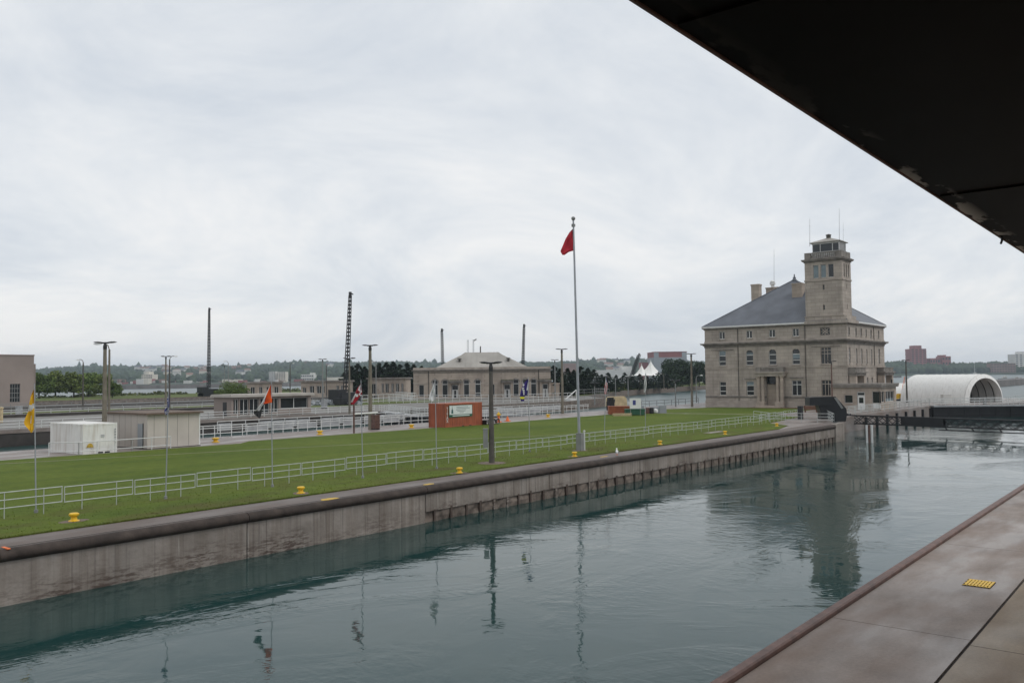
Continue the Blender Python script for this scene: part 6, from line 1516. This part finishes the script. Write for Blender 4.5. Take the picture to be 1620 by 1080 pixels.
wall_path('breakwater', 'grey pier running out from the right edge behind the white tent', [tuple(gp(1566, 613, -1.85)), tuple(gp(1700, 601, -1.85))], 1.2, 9, 'bw')
wall_path('breakwater', 'thin dark pier on the water left of the white tent', [tuple(colpt(1400, 1250)), tuple(colpt(1426, 1250))], .6, 5, 'bw')
def boat(label, px, D, Lp, fat=0, mast_px=None, hull='white', name='boat'):
    q__ = colpt(px, D); L = Lp / F * D; t_ = thing(name, label, 'boat', (q__.x, q__.y, WZ), math.atan2(_rt.y, _rt.x)); Hh_ = L * .12 + .6
    m_ = MB(); sec = [(-.5, .9, 1), (-.3, 1, 1), (.1, 1, 1), (.35, .6, 1.1), (.5, .05, 1.25)]; vs_ = []
    for x, w_, h_ in sec: vs_ += [(x * L, -w_ * L * .12, Hh_ * h_), (x * L, w_ * L * .12, Hh_ * h_), (x * L * .94, w_ * L * .08, -.4), (x * L * .94, -w_ * L * .08, -.4)]
    fs_ = [(0, 1, 2, 3)]
    for k in range(len(sec) - 1):
        for j in range(4): fs_.append((k * 4 + j, k * 4 + (j + 1) % 4, k * 4 + 4 + (j + 1) % 4, k * 4 + 4 + j))
    fs_.append((16, 17, 18, 19)); m_.add(vs_, fs_); m_.build('hull', hull, t_)
    m_ = MB(); m_.box(-.25 * L, .12 * L, -.07 * L, .07 * L, Hh_, Hh_ + .10 * L); m_.box(-.12 * L, .06 * L, -.06 * L, .06 * L, Hh_ + .10 * L, Hh_ + .17 * L); m_.build('cabin', 'palewall', t_)
    m_ = MB(); m_.box(-.2 * L, .1 * L, -.0705 * L - .03, .0705 * L + .03, Hh_ + .04 * L, Hh_ + .075 * L); m_.build('cabin_window', 'glass', t_)
    if mast_px: m_ = MB(); zt = EYE + (yh(px) - mast_px) / F * D - WZ; m_.tube((-.05 * L, 0, Hh_), (-.05 * L, 0, zt), .02 * L, .008 * L, 8); m_.build('mast', 'white', t_)
    return t_
boat('white boat with a tall pale mast beyond the arched tent', 1543, 1750, 15, 1, 572)
boat('grey tug moored at the right-hand pier', 1590, 660, 22, 0, 594, 'greywall')
boat('low dark barge at the right-hand pier behind the tug', 1609, 720, 14, 0, None, 'rust')

# small equipment along the far lock
q_ = gp(30, 657); boxthing('lock_cabinet', 'grey control cabinet on the far lock edge at left', 'cabinet', 30, 658, .8, .7, 1.6, 'greyplate')
q_ = gp(512, 642); boxthing('lock_cabinet', 'grey control cabinet at the foot of a lamp pole across the lock', 'cabinet', 513, 646, .8, .8, 1.6, 'greyplate')
q_ = gp(560, 685); t_ = thing('swing_arm_post', 'rusty post with a white arm at the second lock edge', 'post', (q_.x, q_.y, 0)); MB().tube((0, 0, 0), (0, 0, 3.1), .09).build('post', 'rust', t_); m_ = MB(); m_.tube((0, 0, 1.9), (2.6, -.6, 1.95), .08); m_.build('arm', 'white', t_)
q_ = gp(594, 680); boxthing('pole_cabinet', 'brown cabinet at the base of the tall twin lamp pole', 'cabinet', 594, 679, .7, .6, 1.5, 'rust')
q_ = gp(2, 668); m_ = MB(); m_.tube((0, 0, 0), (0, 0, 1.9), .22); m_.lathe([(.3, 1.9), (.3, 2.0), (.05, 2.1)], n=10); o_ = m_.build('marker_post', 'tan', loc=(q_.x, q_.y, 0)); tag(o_, 'thick pale yellow marker post at the left frame edge', 'post')
q_ = gp(550, 642); boxthing('tracked_machine', 'dark machinery with round drums at the crane foot', 'machine', 541, 641, 3.0, 2.0, 1.4, 'black')
q_ = gp(528, 641); m_ = MB(); leaf_cloud(260, (0, 0, .35), (6.5, 1.6, .75), .5, m_, .2); o_ = m_.build('rubble_heap', 'greywall', loc=(q_.x, q_.y, 0), fix=False); o_.rotation_euler = (0, 0, -.9); tag(o_, 'low grey rubble heap before the flat-roofed stone house', 'rubble')
q_ = gp(905, 634); t_ = thing('hoist', 'white angled hoist arm at the right corner of the arched building', 'hoist', (q_.x, q_.y, 0)); MB().box(-1.5, 1.5, -.6, .6, 0, .5).build('base', 'whiterail', t_); m_ = MB(); m_.tube((-1.6, .6, .4), (.8, -.6, 2.4), .12); m_.tube((.8, -.6, 2.4), (.9, -.6, .4), .1); m_.build('arm', 'white', t_)

# ------------------------------------------------------------------ haze
hz = MB(); hz.box(-1000, 5700, -3100, 5700, -7, 95); ho = hz.build('haze', 'water'); ho.data.materials.clear()
hm = bpy.data.materials.new('haze_air'); hm.use_nodes = True; hn = hm.node_tree; hn.nodes.clear()
ho_out = N(hn, 'ShaderNodeOutputMaterial'); pv = N(hn, 'ShaderNodeVolumePrincipled'); pv.inputs['Color'].default_value = (.74, .86, .99, 1); pv.inputs['Density'].default_value = .00013; pv.inputs['Anisotropy'].default_value = 0
hn.links.new(pv.outputs[0], ho_out.inputs['Volume']); ho.data.materials.append(hm); tag(ho, 'thin grey haze over the river', 'haze', kind='stuff')
